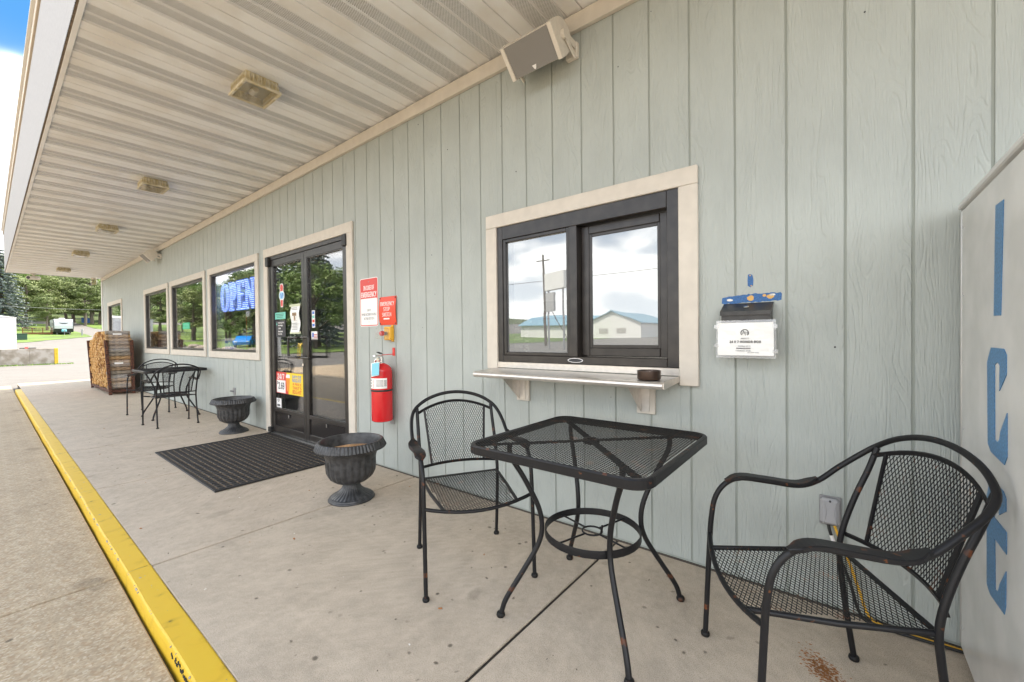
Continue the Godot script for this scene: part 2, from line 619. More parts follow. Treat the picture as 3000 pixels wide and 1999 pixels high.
	M.sign_blue = flat(0.06, 0.17, 0.55, 0.4)
	M.teal = flat(0.16, 0.52, 0.42, 0.4)
	M.green = flat(0.03, 0.45, 0.22, 0.4)
	M.ext_red = flat(0.58, 0.018, 0.022, 0.16)
	M.tag_blue = flat(0.20, 0.52, 0.62, 0.5)
	M.switch_yellow = flat(0.75, 0.40, 0.03, 0.4)
	M.blue_paint = tri(flat(0.035, 0.15, 0.40, 0.55), noise_tex(0.05, [[0.2, grey(0.75)], [0.8, grey(1.0)]], 256), 0.1)
	M.bare_wood = flat(0.62, 0.38, 0.13, 0.8)
	M.chip_white = flat(0.75, 0.72, 0.66, 0.6)
	M.ice_panel = tri(flat(0.70, 0.69, 0.67, 0.24), noise_tex(0.015, [[0.2, grey(0.94)], [0.8, grey(1.0)]], 256), 1.0)
	M.ice_blue = tri(flat(0.075, 0.25, 0.50, 0.4), noise_tex(0.08, [[0.2, grey(0.82)], [0.8, grey(1.0)]], 256), 0.2)
	M.box_black = tri(flat(0.035, 0.034, 0.032, 0.35), noise_tex(0.02, [[0.2, grey(0.75)], [0.8, grey(1.0)]], 256), 0.3)
	M.rubber = tri(flat(0.022, 0.021, 0.021, 0.6), noise_tex(0.05, [[0.2, grey(0.6)], [0.8, grey(1.0)]], 256), 0.5)
	M.mat_dust = tri(flat(0.30, 0.22, 0.145, 0.95), noise_tex(0.04, [[0.2, grey(0.5)], [0.8, grey(1.0)]], 256), 0.4)
	M.urn = tri(flat(0.050, 0.050, 0.052, 0.42), noise_tex(0.022, [[0.25, grey(0.62)], [0.62, grey(1.0)], [0.85, Color(1, 1, 1)]], 512, 4), 0.5)
	M.sand = tri(flat(0.52, 0.30, 0.14, 0.95), noise_tex(0.08, [[0.2, grey(0.75)], [0.8, grey(1.0)]], 256), 0.2)
	M.cup = flat(0.05, 0.03, 0.022, 0.3, 0.4)
	M.cord_yellow = flat(0.72, 0.40, 0.03, 0.45)
	M.cord_black = flat(0.015, 0.015, 0.015, 0.45)
	M.outlet = flat(0.36, 0.36, 0.37, 0.45)
	# firewood
	var wood := noise_tex(0.03, [[0.1, Color(0.72, 0.62, 0.50)], [0.5, Color(0.92, 0.86, 0.76)], [0.9, Color(1.0, 0.98, 0.92)]], 256, 4)
	M.split = []
	for t in [[0.66, 0.45, 0.21], [0.52, 0.33, 0.14], [0.74, 0.54, 0.29], [0.36, 0.21, 0.09]]:
		M.split.append(tri(flat(t[0], t[1], t[2], 0.85), wood, 0.11))
	M.bark = []
	for t in [[0.42, 0.29, 0.18], [0.56, 0.36, 0.18], [0.40, 0.34, 0.27]]:
		var bm := tri(flat(t[0], t[1], t[2], 0.9), noise_tex(0.02, [[0.1, grey(0.4)], [0.6, grey(0.95)], [1.0, grey(1.0)]], 256, 5), 0.25)
		bm.uv1_scale = Vector3(1.0 / 0.08, 1.0 / 0.05, 1.0 / 0.5)
		M.bark.append(bm)
	M.film = glass(0.20, 0.75, 0.76, 0.78)
	M.rust_frame = tri(flat(0.16, 0.055, 0.028, 0.75), noise_tex(0.03, [[0.2, grey(0.4)], [0.8, grey(1.0)]], 256), 0.3)
	M.lumber = tri(flat(0.34, 0.17, 0.075, 0.8), noise_tex(0.03, [[0.2, grey(0.6)], [0.8, grey(1.0)]], 256), 0.4)
	# room behind the glass
	M.room = flat(0.10, 0.10, 0.095, 0.9)
	M.room_light = flat(0.34, 0.33, 0.31, 0.9)
	M.blind = flat(0.72, 0.72, 0.72, 0.6)
	var led := StandardMaterial3D.new()
	led.albedo_color = Color(0.1, 0.2, 0.8)
	led.emission_enabled = true
	led.emission_operator = BaseMaterial3D.EMISSION_OP_MULTIPLY
	led.emission = Color.WHITE
	led.emission_energy_multiplier = 0.95
	led.emission_texture = bands(Color(0.86, 0.95, 1.0), Color(0.08, 0.36, 0.95), 0.5)
	led.uv1_triplanar = true
	led.uv1_scale = Vector3(1.0, 56.0, 1.0)
	M.led = led
	M.led_back = flat(0.012, 0.05, 0.42, 0.4)
	# foliage
	var lf := StandardMaterial3D.new()
	lf.vertex_color_use_as_albedo = true
	lf.roughness = 0.65
	lf.backlight_enabled = true
	lf.backlight = Color(0.35, 0.4, 0.2)
	M.leaf = lf
	M.trunk = tri(flat(0.16, 0.125, 0.095, 0.95), noise_tex(0.03, [[0.2, grey(0.5)], [0.8, grey(1.0)]], 256), 0.6)
	M.trunk_pale = tri(flat(0.34, 0.28, 0.23, 0.95), noise_tex(0.03, [[0.2, grey(0.5)], [0.8, grey(1.0)]], 256), 0.6)
	M.tank = tri(flat(0.50, 0.51, 0.52, 0.5), noise_tex(0.01, [[0.2, grey(0.9)], [0.8, grey(1.0)]], 256), 2.5)
	M.rv_white = flat(0.55, 0.56, 0.57, 0.25)
	M.rv_dark = flat(0.03, 0.032, 0.036, 0.3)
	M.deck_wood = tri(flat(0.34, 0.14, 0.05, 0.8), noise_tex(0.05, [[0.2, grey(0.6)], [0.8, grey(1.0)]], 256), 0.8)
	M.dumpster = flat(0.02, 0.10, 0.36, 0.5)
	M.car_blue = flat(0.015, 0.17, 0.50, 0.15)
	M.tyre = flat(0.02, 0.02, 0.02, 0.8)
	M.roof_blue = flat(0.17, 0.31, 0.40, 0.5)
	M.utility_green = flat(0.03, 0.075, 0.05, 0.6)
	M.rock = tri(flat(0.36, 0.30, 0.25, 0.9), noise_tex(0.03, [[0.2, grey(0.5)], [0.8, grey(1.0)]], 256), 0.8)

# ---------- ground ----------
const RISE := [[45.0, -0.13], [62.0, 0.2], [80.0, 0.85], [112.0, 2.3], [140.0, 4.2], [165.0, 6.0], [200.0, 9.0], [260.0, 18.0], [330.0, 31.0], [420.0, 46.0], [600.0, 60.0]]
func terrain(x: float, z: float) -> float:
	var t := -x
	var y := -0.13
	if t > 45.0:
		for k in RISE.size() - 1:
			if t <= RISE[k + 1][0]:
				y = lerpf(RISE[k][1], RISE[k + 1][1], (t - RISE[k][0]) / (RISE[k + 1][0] - RISE[k][0]))
				break
			y = RISE[k + 1][1]
	if z > 26.0:
		y += (z - 26.0) * 0.012
	return y

func draped(xs: Array, lo: Callable, hi: Callable, lift: float, across := 6) -> MB:
	var b := mb()
	for k in xs.size() - 1:
		var x0: float = xs[k]
		var x1: float = xs[k + 1]
		for j in across:
			var q := []
			for e in [[x0, j], [x1, j], [x1, j + 1], [x0, j + 1]]:
				var z: float = lerpf(lo.call(e[0]), hi.call(e[0]), float(e[1]) / across)
				q.append(Vector3(e[0], terrain(e[0], z) + lift, z))
			b.quad(q[0], q[1], q[2], q[3], Vector3.UP)
	return b

func make_ground() -> void:
	var xs := []
	var zs := []
	for t in [-140.0, -60.0, -20.0, 0.0, 20.0, 45.0, 54.0, 62.0, 71.0, 80.0, 90.0, 100.0, 112.0, 126.0, 140.0, 152.0, 165.0, 182.0, 200.0, 230.0, 260.0, 295.0, 330.0, 375.0, 420.0, 500.0, 600.0]:
		xs.append(-t)
	for z in [-300.0, -200.0, -120.0, -80.0, -50.0, -30.0, -18.0, -8.0, 0.0, 12.0, 26.0, 45.0, 70.0, 110.0, 180.0, 300.0]:
		zs.append(z)
	var b := mb()
	for k in xs.size() - 1:
		for j in zs.size() - 1:
			var q := []
			for e in [[k, j], [k + 1, j], [k + 1, j + 1], [k, j + 1]]:
				q.append(Vector3(xs[e[0]], terrain(xs[e[0]], zs[e[1]]), zs[e[1]]))
			b.quad(q[0], q[1], q[2], q[3], Vector3.UP)
	setting("ground", b, M.drive)
	var wob := FastNoiseLite.new()
	wob.seed = 3
	wob.frequency = 0.15
	# lawn round the trailer; the gravel road passes it on the side of the shop
	var ts := []
	for k in 41:
		ts.append(-84.0 - k * 1.9)
	var edge := func(x: float) -> float:
		var t := -x
		var e := -1.0 - (t - 84.0) * 0.43 if t < 104.0 else -9.6 + (t - 104.0) * 0.012
		return e + wob.get_noise_1d(x * 3.0) * 0.7
	setting("lawn", draped(ts, edge, func(_x): return 60.0, 0.05), M.grass)
	var ts2 := []
	for k in 18:
		ts2.append(-122.0 - k * 3.0)
	setting("verge", draped(ts2, func(_x): return -90.0, func(x): return -13.5 - maxf(0.0, (138.0 + x)) * 0.32 + wob.get_noise_1d(x * 2.0) * 0.6, 0.05), M.grass)
	var ts3 := []
	for k in 12:
		ts3.append(-172.0 - k * 34.0)
	setting("hillside", draped(ts3, func(_x): return -300.0, func(_x): return 300.0, 0.1, 10), M.forest_floor)
	# lawn across the yard, mirrored in the shop windows
	var ts4 := []
	for k in 12:
		ts4.append(-36.0 - k * 4.0)
	setting("lawn", draped(ts4, func(x): return 13.0 + wob.get_noise_1d(x * 3.0) * 0.8, func(_x): return 110.0, 0.05), M.grass)
	# porch floor: slabs divided by joints
	var porch := setting("porch_floor", mb().between(Vector3(-18.0, -0.14, -0.02), Vector3(3.0, -0.012, 1.69)), M.joint_dirt)
	var joints := [3.0, 0.79, -1.0068, -2.8154, -4.6173, -6.42, -8.22, -10.03, -11.83, -13.63, -15.43, -17.23, -18.0]
	for k in joints.size() - 1:
		part("slab", mb().between(Vector3(joints[k + 1] + 0.0075, -0.0115, 0.003), Vector3(joints[k] - 0.0075, 0.0, 1.695), 0.003), M.floor, porch)
	part("wall_joint", mb().between(Vector3(-17.5, -0.02, -0.012), Vector3(2.6, 0.006, 0.0025)), M.joint_dirt, porch)
	part("edge_stripe", mb().between(Vector3(-18.12, -0.13, -0.6), Vector3(-18.003, -0.004, 1.69), 0.01), M.yellow, porch)
	# kerb
	var kerb := setting("kerb", mb().between(Vector3(-15.85, -0.2, 1.70), Vector3(3.0, -0.06, 1.775)), M.old_concrete)
	var kj := [3.0, 0.2, -1.55, -2.83, -4.62, -6.40, -8.2, -10.0, -11.9, -13.9, -15.9]
	for k in kj.size() - 1:
		var seg := mb()
		var n := 7
		for s in n:
			var xa: float = lerpf(kj[k] - 0.002, kj[k + 1] + 0.002, float(s) / n)
			var xb: float = lerpf(kj[k] - 0.002, kj[k + 1] + 0.002, float(s + 1) / n)
			var prof := func(x: float) -> Array:
				var w := wob.get_noise_1d(x * 40.0) * 0.006
				var v := wob.get_noise_1d(x * 17.0 + 50.0) * 0.004
				return [Vector3(x, -0.03, 1.698), Vector3(x, 0.0 + v * 0.4, 1.698 + w * 0.5), Vector3(x, 0.002 + v * 0.4, 1.704), Vector3(x, 0.001 + v, 1.784 + w), Vector3(x, -0.004 + v, 1.791 + w), Vector3(x, -0.016, 1.794 + w), Vector3(x, -0.15, 1.798 + w)]
			var pa: Array = prof.call(xa)
			var pb: Array = prof.call(xb)
			for m in pa.size() - 1:
				seg.quad(pa[m], pb[m], pb[m + 1], pa[m + 1], Vector3(0, 1, 0.3) if m > 0 else Vector3(0, 0.2, -1))
			if s == n - 1:
				for m in range(1, pb.size() - 1):
					seg.tri(pb[0], pb[m], pb[m + 1], Vector3.LEFT)
		part("kerb_segment", seg, M.yellow, kerb)
	# rust left on the slab by a chair foot, and bits of litter
	var rr := RandomNumberGenerator.new()
	rr.seed = 15
	var rs := mb()
	for k in 520:
		var q := Vector2(rr.randfn() * 0.024, rr.randfn() * 0.036)
		var c := Vector3(-0.055 + q.x + q.y * 0.4, 0.0006, 0.43 + q.y)
		var s := rr.randf_range(0.0006, 0.0042)
		var an := rr.randf() * TAU
		var e := []
		for m in 5:
			e.append(c + Vector3(cos(an + TAU * m / 5) * s * 1.6, 0, sin(an + TAU * m / 5) * s) * rr.randf_range(0.6, 1.2))
		for m in range(1, 4):
			rs.tri(e[0], e[m], e[m + 1], Vector3.UP)
	part("rust_stain", rs, M.rust_stain, porch).set_meta("kind", "stuff")
	for kind in 3:
		var lt := mb()
		for k in [70, 22, 26][kind]:
			var c := Vector3(rr.randf_range(-8.0, 0.3), 0.001, rr.randf_range(0.1, 1.66))
			var s: float = rr.randf_range(0.002, 0.006) if kind < 2 else rr.randf_range(0.004, 0.011)
			var an := rr.randf() * TAU
			var dx := Vector3(cos(an), 0, sin(an)) * s
			var dz := Vector3(-sin(an), 0, cos(an)) * s * rr.randf_range(0.25, 0.8)
			lt.box(c + Vector3.UP * s * 0.2, Vector3(s * 1.6, s * 0.4, s * 0.8), s * 0.1, Basis(Vector3.UP, an))
		part("litter", lt, [M.joint_dirt, M.chip_white, M.rust_stain][kind], porch).set_meta("kind", "stuff")
	# paint knocked off the kerb edge, tyre marks on its face
	for kind in 2:
		var ch := mb()
		for k in [170, 46][kind]:
			var x := rr.randf_range(-9.0, 0.4) if kind == 0 else rr.randf_range(-2.0, -0.9)
			var big := rr.randf() < 0.15
			var ln := rr.randf_range(0.012, 0.035) if big else rr.randf_range(0.003, 0.011)
			var w := wob.get_noise_1d(x * 40.0) * 0.006
			if kind == 0 and rr.randf() < 0.62:
				ch.box(Vector3(x, -0.004, 1.790 + w), Vector3(ln, 0.0075, 0.0075), 0.002, Basis(Vector3.RIGHT, 0.8))
			elif kind == 0:
				ch.box(Vector3(x, 0.0012, rr.randf_range(1.71, 1.775)), Vector3(ln * 0.5, 0.0016, ln * 0.35), 0.0, Basis(Vector3.UP, rr.randf() * 3.0))
			else:
				ch.box(Vector3(x, rr.randf_range(-0.03, -0.012), 1.7955 + w), Vector3(ln * 1.3, 0.012, 0.002), 0.0, Basis(Vector3.BACK, rr.randf_range(0.3, 0.9)))
		part("paint_chip" if kind == 0 else "tyre_mark", ch, M.old_concrete if kind == 0 else M.tyre, kerb).set_meta("kind", "stuff")
	# forecourt slabs
	var ap := setting("forecourt", mb().between(Vector3(-18.3, -0.22, 1.80), Vector3(9.0, -0.082, 13.0)), M.joint_dirt)
	var aj := [9.0, 4.0, 0.6, -2.962, -6.55, -9.63, -12.7, -15.8, -18.3]
	var az := [1.802, 5.4, 9.0, 13.0]
	for k in aj.size() - 1:
		for j in 3:
			part("slab", mb().between(Vector3(aj[k + 1] + 0.008, -0.0815, az[j] + 0.006), Vector3(aj[k] - 0.006, -0.062, az[j + 1] - 0.006), 0.004), M.apron, ap)

# ---------- the shop ----------
var shop: Node3D
const OPENINGS := [[-1.868, -0.654, 0.996, 1.915], [-5.62, -3.785, -0.1, 2.185], [-7.785, -6.015, 0.99, 2.18], [-9.985, -8.13, 0.99, 2.18], [-12.10, -10.32, 0.99, 2.18], [-16.57, -14.75, 0.99, 2.16]]

func make_shop() -> void:
	shop = thing("shop_building", "long single storey shop with pale green grooved siding and deep porch roof", "building")
	# carcass with openings
	var w := mb()
	var xs := [2.6]
	for o in OPENINGS:
		xs.append(o[1]); xs.append(o[0])
	xs.append(-17.55)
	for k in xs.size() - 1:
		var a: float = xs[k + 1]
		var b: float = xs[k]
		if k % 2 == 0:
			w.between(Vector3(a, -0.02, -0.16), Vector3(b, 4.05, -0.0048))
		else:
			var o: Array = OPENINGS[(k - 1) / 2]
			if o[2] > 0.0:
				w.between(Vector3(a, -0.02, -0.16), Vector3(b, o[2], -0.0048))
			w.between(Vector3(a, o[3], -0.16), Vector3(b, 4.05, -0.0048))
	var wall := part("wall", w, M.sheathing, shop)
	# siding boards
	var k := -6
	while true:
		var x1 := GROOVE - k * PITCH
		var x0 := x1 - PITCH
		k += 1
		if x1 < -17.5:
			break
		x0 = maxf(x0, -17.5) + 0.005
		x1 -= 0.004
		var spans := [[x0, x1, 0.018, 2.99]]
		for o in OPENINGS:
			var nxt := []
			for s in spans:
				if s[0] >= o[1] or s[1] <= o[0] or s[2] >= o[3] or s[3] <= o[2]:
					nxt.append(s)
					continue
				if s[0] < o[0]: nxt.append([s[0], o[0], s[2], s[3]])
				if s[1] > o[1]: nxt.append([o[1], s[1], s[2], s[3]])
				var m0 := maxf(s[0], o[0])
				var m1 := minf(s[1], o[1])
				if s[2] < o[2] - 0.01: nxt.append([m0, m1, s[2], o[2]])
				if s[3] > o[3]: nxt.append([m0, m1, o[3], s[3]])
			spans = nxt
		for s in spans:
			if s[1] - s[0] > 0.008:
				part("siding_board", mb().between(Vector3(s[0], s[2], -0.0046), Vector3(s[1], s[3], 0.0), 0.0012), M.siding, wall)
	var nl := mb()
	var nr := RandomNumberGenerator.new()
	nr.seed = 33
	for q in 60:
		var nx := nr.randf_range(-16.0, 0.4)
		var ny := nr.randf_range(0.3, 2.9)
		var ok := true
		for o in OPENINGS:
			if nx > o[0] - 0.13 and nx < o[1] + 0.13 and ny > o[2] - 0.13 and ny < o[3] + 0.13:
				ok = false
		if ok:
			nl.tube([Vector3(nx, ny, -0.001), Vector3(nx, ny, 0.0012)], nr.randf_range(0.0022, 0.0042), 7)
	part("nail", nl, M.ink, wall).set_meta("kind", "stuff")
	# strip under the soffit, corner board
	part("frieze_board", mb().between(Vector3(-17.6, 2.962, 0.0015), Vector3(2.6, 3.060, 0.032), 0.003), M.trim, shop)
	part("corner_board", mb().between(Vector3(-17.64, 0.0, -0.3), Vector3(-17.51, 2.962, 0.022), 0.003), M.white, shop)
	part("side_wall", mb().between(Vector3(-17.55, -0.1, -9.0), Vector3(-17.4, 4.05, -0.16)), M.siding, shop)
	part("side_wall", mb().between(Vector3(2.45, -0.1, -9.0), Vector3(2.6, 4.05, -0.16)), M.siding, shop)
	part("rear_wall", mb().between(Vector3(-17.55, -0.1, -9.15), Vector3(2.6, 4.05, -9.0)), M.siding, shop)
	part("roof", mb().between(Vector3(-17.9, 4.06, -9.2), Vector3(2.6, 4.14, 1.86)), M.attic, shop)
	part("interior_floor", mb().between(Vector3(-17.4, -0.05, -9.0), Vector3(2.45, 0.0, -0.16)), M.room, shop)
	part("interior_ceiling", mb().between(Vector3(-17.4, 2.75, -9.0), Vector3(2.45, 2.80, -0.16)), M.room_light, shop)
	part("interior_partition", mb().between(Vector3(-17.4, 0.0, -4.1), Vector3(2.45, 2.75, -4.0)), M.room, shop)
	part("interior_partition", mb().between(Vector3(-3.3, 0.0, -4.0), Vector3(-3.2, 2.75, -0.16)), M.blind, shop)
	part("interior_partition", mb().between(Vector3(-3.2, 0.0, -2.6), Vector3(2.45, 2.75, -2.5)), M.blind, shop)
	# soffit: four-rib panels, the middle two ribs punched
	var sof := part("soffit", mb().between(Vector3(-17.88, SOFFIT + 0.001, 0.0), Vector3(-17.84, SOFFIT + 0.04, 1.83)), M.soffit, shop)
	var r := PITCH * 0.5
	var pm: ArrayMesh = null
	var z0 := 0.006
	var z1 := 1.84
	var g := 0.0045
	var solid := mb()
	var holes := mb()
	for q in 4:
		var xa := q * r
		var xb := xa + r
		var y := 0.0
		if q == 0 or q == 3:
			solid.quad(Vector3(xa + g, y, z0), Vector3(xb - g, y, z0), Vector3(xb - g, y, z1), Vector3(xa + g, y, z1), Vector3.DOWN)
		else:
			var h := 0.009
			y = 0.0025
			solid.quad(Vector3(xa + g, y, z0), Vector3(xa + h, y, z0), Vector3(xa + h, y, z1), Vector3(xa + g, y, z1), Vector3.DOWN)
			solid.quad(Vector3(xb - h, y, z0), Vector3(xb - g, y, z0), Vector3(xb - g, y, z1), Vector3(xb - h, y, z1), Vector3.DOWN)
			holes.quad(Vector3(xa + h, y, z0), Vector3(xb - h, y, z0), Vector3(xb - h, y, z1), Vector3(xa + h, y, z1), Vector3.DOWN, [Vector2(xa + h, z0), Vector2(xb - h, z0), Vector2(xb - h, z1), Vector2(xa + h, z1)])
		# the valley to the next rib
		var yb := 0.0 if q == 3 or q == 2 else 0.0025
		solid.quad(Vector3(xb - g, y, z0), Vector3(xb, 0.014, z0), Vector3(xb, 0.014, z1), Vector3(xb - g, y, z1), Vector3(0.5, -1, 0))
		solid.quad(Vector3(xb, 0.014, z0), Vector3(xb + g, yb, z0), Vector3(xb + g, yb, z1), Vector3(xb, 0.014, z1), Vector3(-0.5, -1, 0))
	pm = solid.mesh()
	holes.add_to(pm)
	var seam := -3.2193 + 0.4064 * 14
	while seam > -17.8:
		seam -= 0.4064
		var o := put("soffit_panel", pm, null, sof, Vector3(seam, SOFFIT, 0.0))
		o.set_surface_override_material(0, M.soffit)
		o.set_surface_override_material(1, M.punched)
	part("channel", mb().between(Vector3(-17.9, SOFFIT - 0.006, 1.829), Vector3(2.6, SOFFIT + 0.03, 1.856), 0.002), M.soffit, shop)
	part("fascia", mb().between(Vector3(-17.9, SOFFIT - 0.004, 1.857), Vector3(2.6, 4.09, 1.8665)), M.raw_edge, shop)
	# fascia boards of ribbed sheet
	var fx := 2.6
	while fx > -17.85:
		var f2 := maxf(fx - 1.22, -17.9)
		var fb := mb()
		var step := 0.0305
		var x := fx - 0.002
		while x > f2 + 0.003:
			var xn := maxf(x - step, f2 + 0.002)
			var xm := (x + xn) * 0.5
			fb.quad(Vector3(x, SOFFIT - 0.004, 1.868), Vector3(xm, SOFFIT - 0.004, 1.8715), Vector3(xm, 4.09, 1.8715), Vector3(x, 4.09, 1.868), Vector3(0, 0, 1))
			fb.quad(Vector3(xm, SOFFIT - 0.004, 1.8715), Vector3(xn, SOFFIT - 0.004, 1.868), Vector3(xn, 4.09, 1.868), Vector3(xm, 4.09, 1.8715), Vector3(0, 0, 1))
			x = xn
		part("fascia_board", fb, M.fascia, shop)
		fx -= 1.22
	part("end_fascia", mb().between(Vector3(-17.92, SOFFIT - 0.004, -0.2), Vector3(-17.9, 4.09, 1.87)), M.fascia, shop)
	part("end_fascia", mb().between(Vector3(2.6, SOFFIT - 0.004, -0.2), Vector3(2.62, 4.09, 1.87)), M.fascia, shop)
	part("parapet_cap", mb().between(Vector3(-17.95, 4.092, 1.80), Vector3(2.6, 4.19, 1.889), 0.004), M.cap, shop)
	part("drip_edge", mb().between(Vector3(-17.96, 4.192, 1.72), Vector3(2.6, 4.205, 1.915), 0.003), M.white, shop)
	# windows
	for k2 in range(2, 6):
		make_window(OPENINGS[k2])
	make_doors()
	make_service_window()

func trim_boards(parent: Node3D, x0: float, x1: float, y0: float, y1: float, wd: float, sides := 4, th := 0.022) -> void:
	part("trim_board", mb().between(Vector3(x0 - wd, y1, 0.0012), Vector3(x1 + wd, y1 + wd, th), 0.003), M.trim, parent)
	if sides > 3:
		part("trim_board", mb().between(Vector3(x0 - wd, y0 - wd, 0.0012), Vector3(x1 + wd, y0, th), 0.003), M.trim, parent)
	part("trim_board", mb().between(Vector3(x0 - wd, y0 + 0.001, 0.0012), Vector3(x0, y1 - 0.001, th), 0.003), M.trim, parent)
	part("trim_board", mb().between(Vector3(x1, y0 + 0.001, 0.0012), Vector3(x1 + wd, y1 - 0.001, th), 0.003), M.trim, parent)

func ring_frame(x0: float, x1: float, y0: float, y1: float, wd: float, z0: float, z1: float, bev := 0.003) -> MB:
	var b := mb()
	b.between(Vector3(x0, y0, z0), Vector3(x0 + wd, y1, z1), bev)
	b.between(Vector3(x1 - wd, y0, z0), Vector3(x1, y1, z1), bev)
	b.between(Vector3(x0 + wd, y0, z0), Vector3(x1 - wd, y0 + wd, z1 - 0.001), bev)
	b.between(Vector3(x0 + wd, y1 - wd, z0), Vector3(x1 - wd, y1, z1 - 0.001), bev)
	return b

func pane(parent: Node3D, x0: float, x1: float, y0: float, y1: float, z: float, mat: Material) -> void:
	var b := mb()
	b.quad(Vector3(x0, y0, z), Vector3(x1, y0, z), Vector3(x1, y1, z), Vector3(x0, y1, z), Vector3(0, 0, 1))
	if mat != M.service_glass:
		b.quad(Vector3(x0, y0, z - 0.005), Vector3(x1, y0, z - 0.005), Vector3(x1, y1, z - 0.005), Vector3(x0, y1, z - 0.005), Vector3(0, 0, -1))
	part("pane", b, mat, parent)

func make_window(o: Array) -> void:
	var w := Node3D.new()
	w.name = "window"
	shop.add_child(w, true)
	trim_boards(w, o[0], o[1], o[2], o[3], 0.098)
	part("frame", ring_frame(o[0], o[1], o[2], o[3], 0.032, -0.07, 0.004), M.bronze, w)
	pane(w, o[0] + 0.02, o[1] - 0.02, o[2] + 0.02, o[3] - 0.02, -0.022, M.coated_glass)
	pane(w, o[0] + 0.02, o[1] - 0.02, o[2] + 0.02, o[3] - 0.02, -0.040, M.window_glass)
	part("stool", mb().between(Vector3(o[0], o[2] - 0.02, -0.30), Vector3(o[1], o[2] + 0.01, -0.07)), M.room_light, w)

func make_doors() -> void:
	var o: Array = OPENINGS[1]
	var dw := Node3D.new()
	dw.name = "doorway"
	shop.add_child(dw, true)
	part("trim_board", mb().between(Vector3(o[0] - 0.108, o[3], 0.0012), Vector3(o[1] + 0.108, o[3] + 0.104, 0.024), 0.003), M.trim, dw)
	part("trim_board", mb().between(Vector3(o[0] - 0.108, 0.0, 0.0012), Vector3(o[0], o[3] - 0.001, 0.024), 0.003), M.trim, dw)
	part("trim_board", mb().between(Vector3(o[1], 0.0, 0.0012), Vector3(o[1] + 0.108, o[3] - 0.001, 0.024), 0.003), M.trim, dw)
	var f := mb()
	f.between(Vector3(o[0], 0.0, -0.10), Vector3(o[0] + 0.038, o[3], 0.010), 0.003)
	f.between(Vector3(o[1] - 0.038, 0.0, -0.10), Vector3(o[1], o[3], 0.010), 0.003)
	f.between(Vector3(o[0] + 0.038, o[3] - 0.045, -0.10), Vector3(o[1] - 0.038, o[3], 0.009), 0.003)
	part("frame", f, M.bronze, dw)
	part("threshold", mb().between(Vector3(o[0], 0.0, -0.10), Vector3(o[1], 0.014, 0.05), 0.005), M.alu, dw)
	for sx in [o[0] + 0.02, o[1] - 0.02]:
		part("pivot", mb().between(Vector3(sx - 0.035, o[3] - 0.12, 0.0), Vector3(sx + 0.035, o[3] - 0.005, 0.042), 0.006), M.cord_black, dw)
	part("pivot", mb().between(Vector3(o[0] - 0.01, 0.015, 0.0), Vector3(o[0] + 0.07, 0.075, 0.045), 0.006), M.cord_black, dw)
	for s in 2:
		var x0: float = o[0] + 0.042 if s == 0 else -4.698
		var x1: float = -4.704 if s == 0 else o[1] - 0.042
		var leaf := mb()
		var z0 := -0.045
		var z1 := 0.002
		leaf.between(Vector3(x0, 0.02, z0), Vector3(x0 + 0.062, 2.138, z1), 0.003)
		leaf.between(Vector3(x1 - 0.062, 0.02, z0), Vector3(x1, 2.138, z1), 0.003)
		leaf.between(Vector3(x0 + 0.062, 2.062, z0), Vector3(x1 - 0.062, 2.138, z1 - 0.001), 0.003)
		leaf.between(Vector3(x0 + 0.062, 0.02, z0), Vector3(x1 - 0.062, 0.10, z1 - 0.001), 0.003)
		leaf.between(Vector3(x0 + 0.062, 0.275, z0), Vector3(x1 - 0.062, 0.315, z1 - 0.001), 0.003)
		var d := part("door", leaf, M.bronze, shop)
		part("kick_panel", mb().between(Vector3(x0 + 0.062, 0.10, -0.03), Vector3(x1 - 0.062, 0.275, -0.012)), M.bronze_gloss, d)
		pane(d, x0 + 0.058, x1 - 0.058, 0.31, 2.066, -0.020, M.coated_glass)
		pane(d, x0 + 0.058, x1 - 0.058, 0.31, 2.066, -0.036, M.window_glass)
		part("bead", ring_frame(x0 + 0.060, x1 - 0.060, 0.313, 2.064, 0.010, -0.02, -0.004, 0.002), M.alu if s == 9 else M.bronze_gloss, d)
		part("latch", mb().between(Vector3((x0 + x1) * 0.5 - 0.008, 0.225, -0.01), Vector3((x0 + x1) * 0.5 + 0.008, 0.262, 0.004), 0.003), M.chrome, d)
		# offset pull handle
		var hx := -4.75 if s == 0 else -4.652
		var sg := -1.0 if s == 0 else 1.0
		var pts := spline([Vector3(hx, 1.18, 0.0), Vector3(hx, 1.18, 0.05), Vector3(hx + sg * 0.02, 1.18, 0.075), Vector3(hx + sg * 0.17, 1.18, 0.078), Vector3(hx + sg * 0.19, 1.165, 0.078), Vector3(hx + sg * 0.19, 0.975, 0.078), Vector3(hx + sg * 0.17, 0.96, 0.078), Vector3(hx + sg * 0.02, 0.96, 0.075), Vector3(hx, 0.96, 0.05), Vector3(hx, 0.96, 0.0)], 4)
		part("handle", mb().tube(pts, 0.0125, 10), M.bronze_gloss, d)
		if s == 0:
			part("lock", mb().tube([Vector3(-4.735, 0.875, 0.0), Vector3(-4.735, 0.875, 0.014)], 0.018, 14), M.chrome, d)

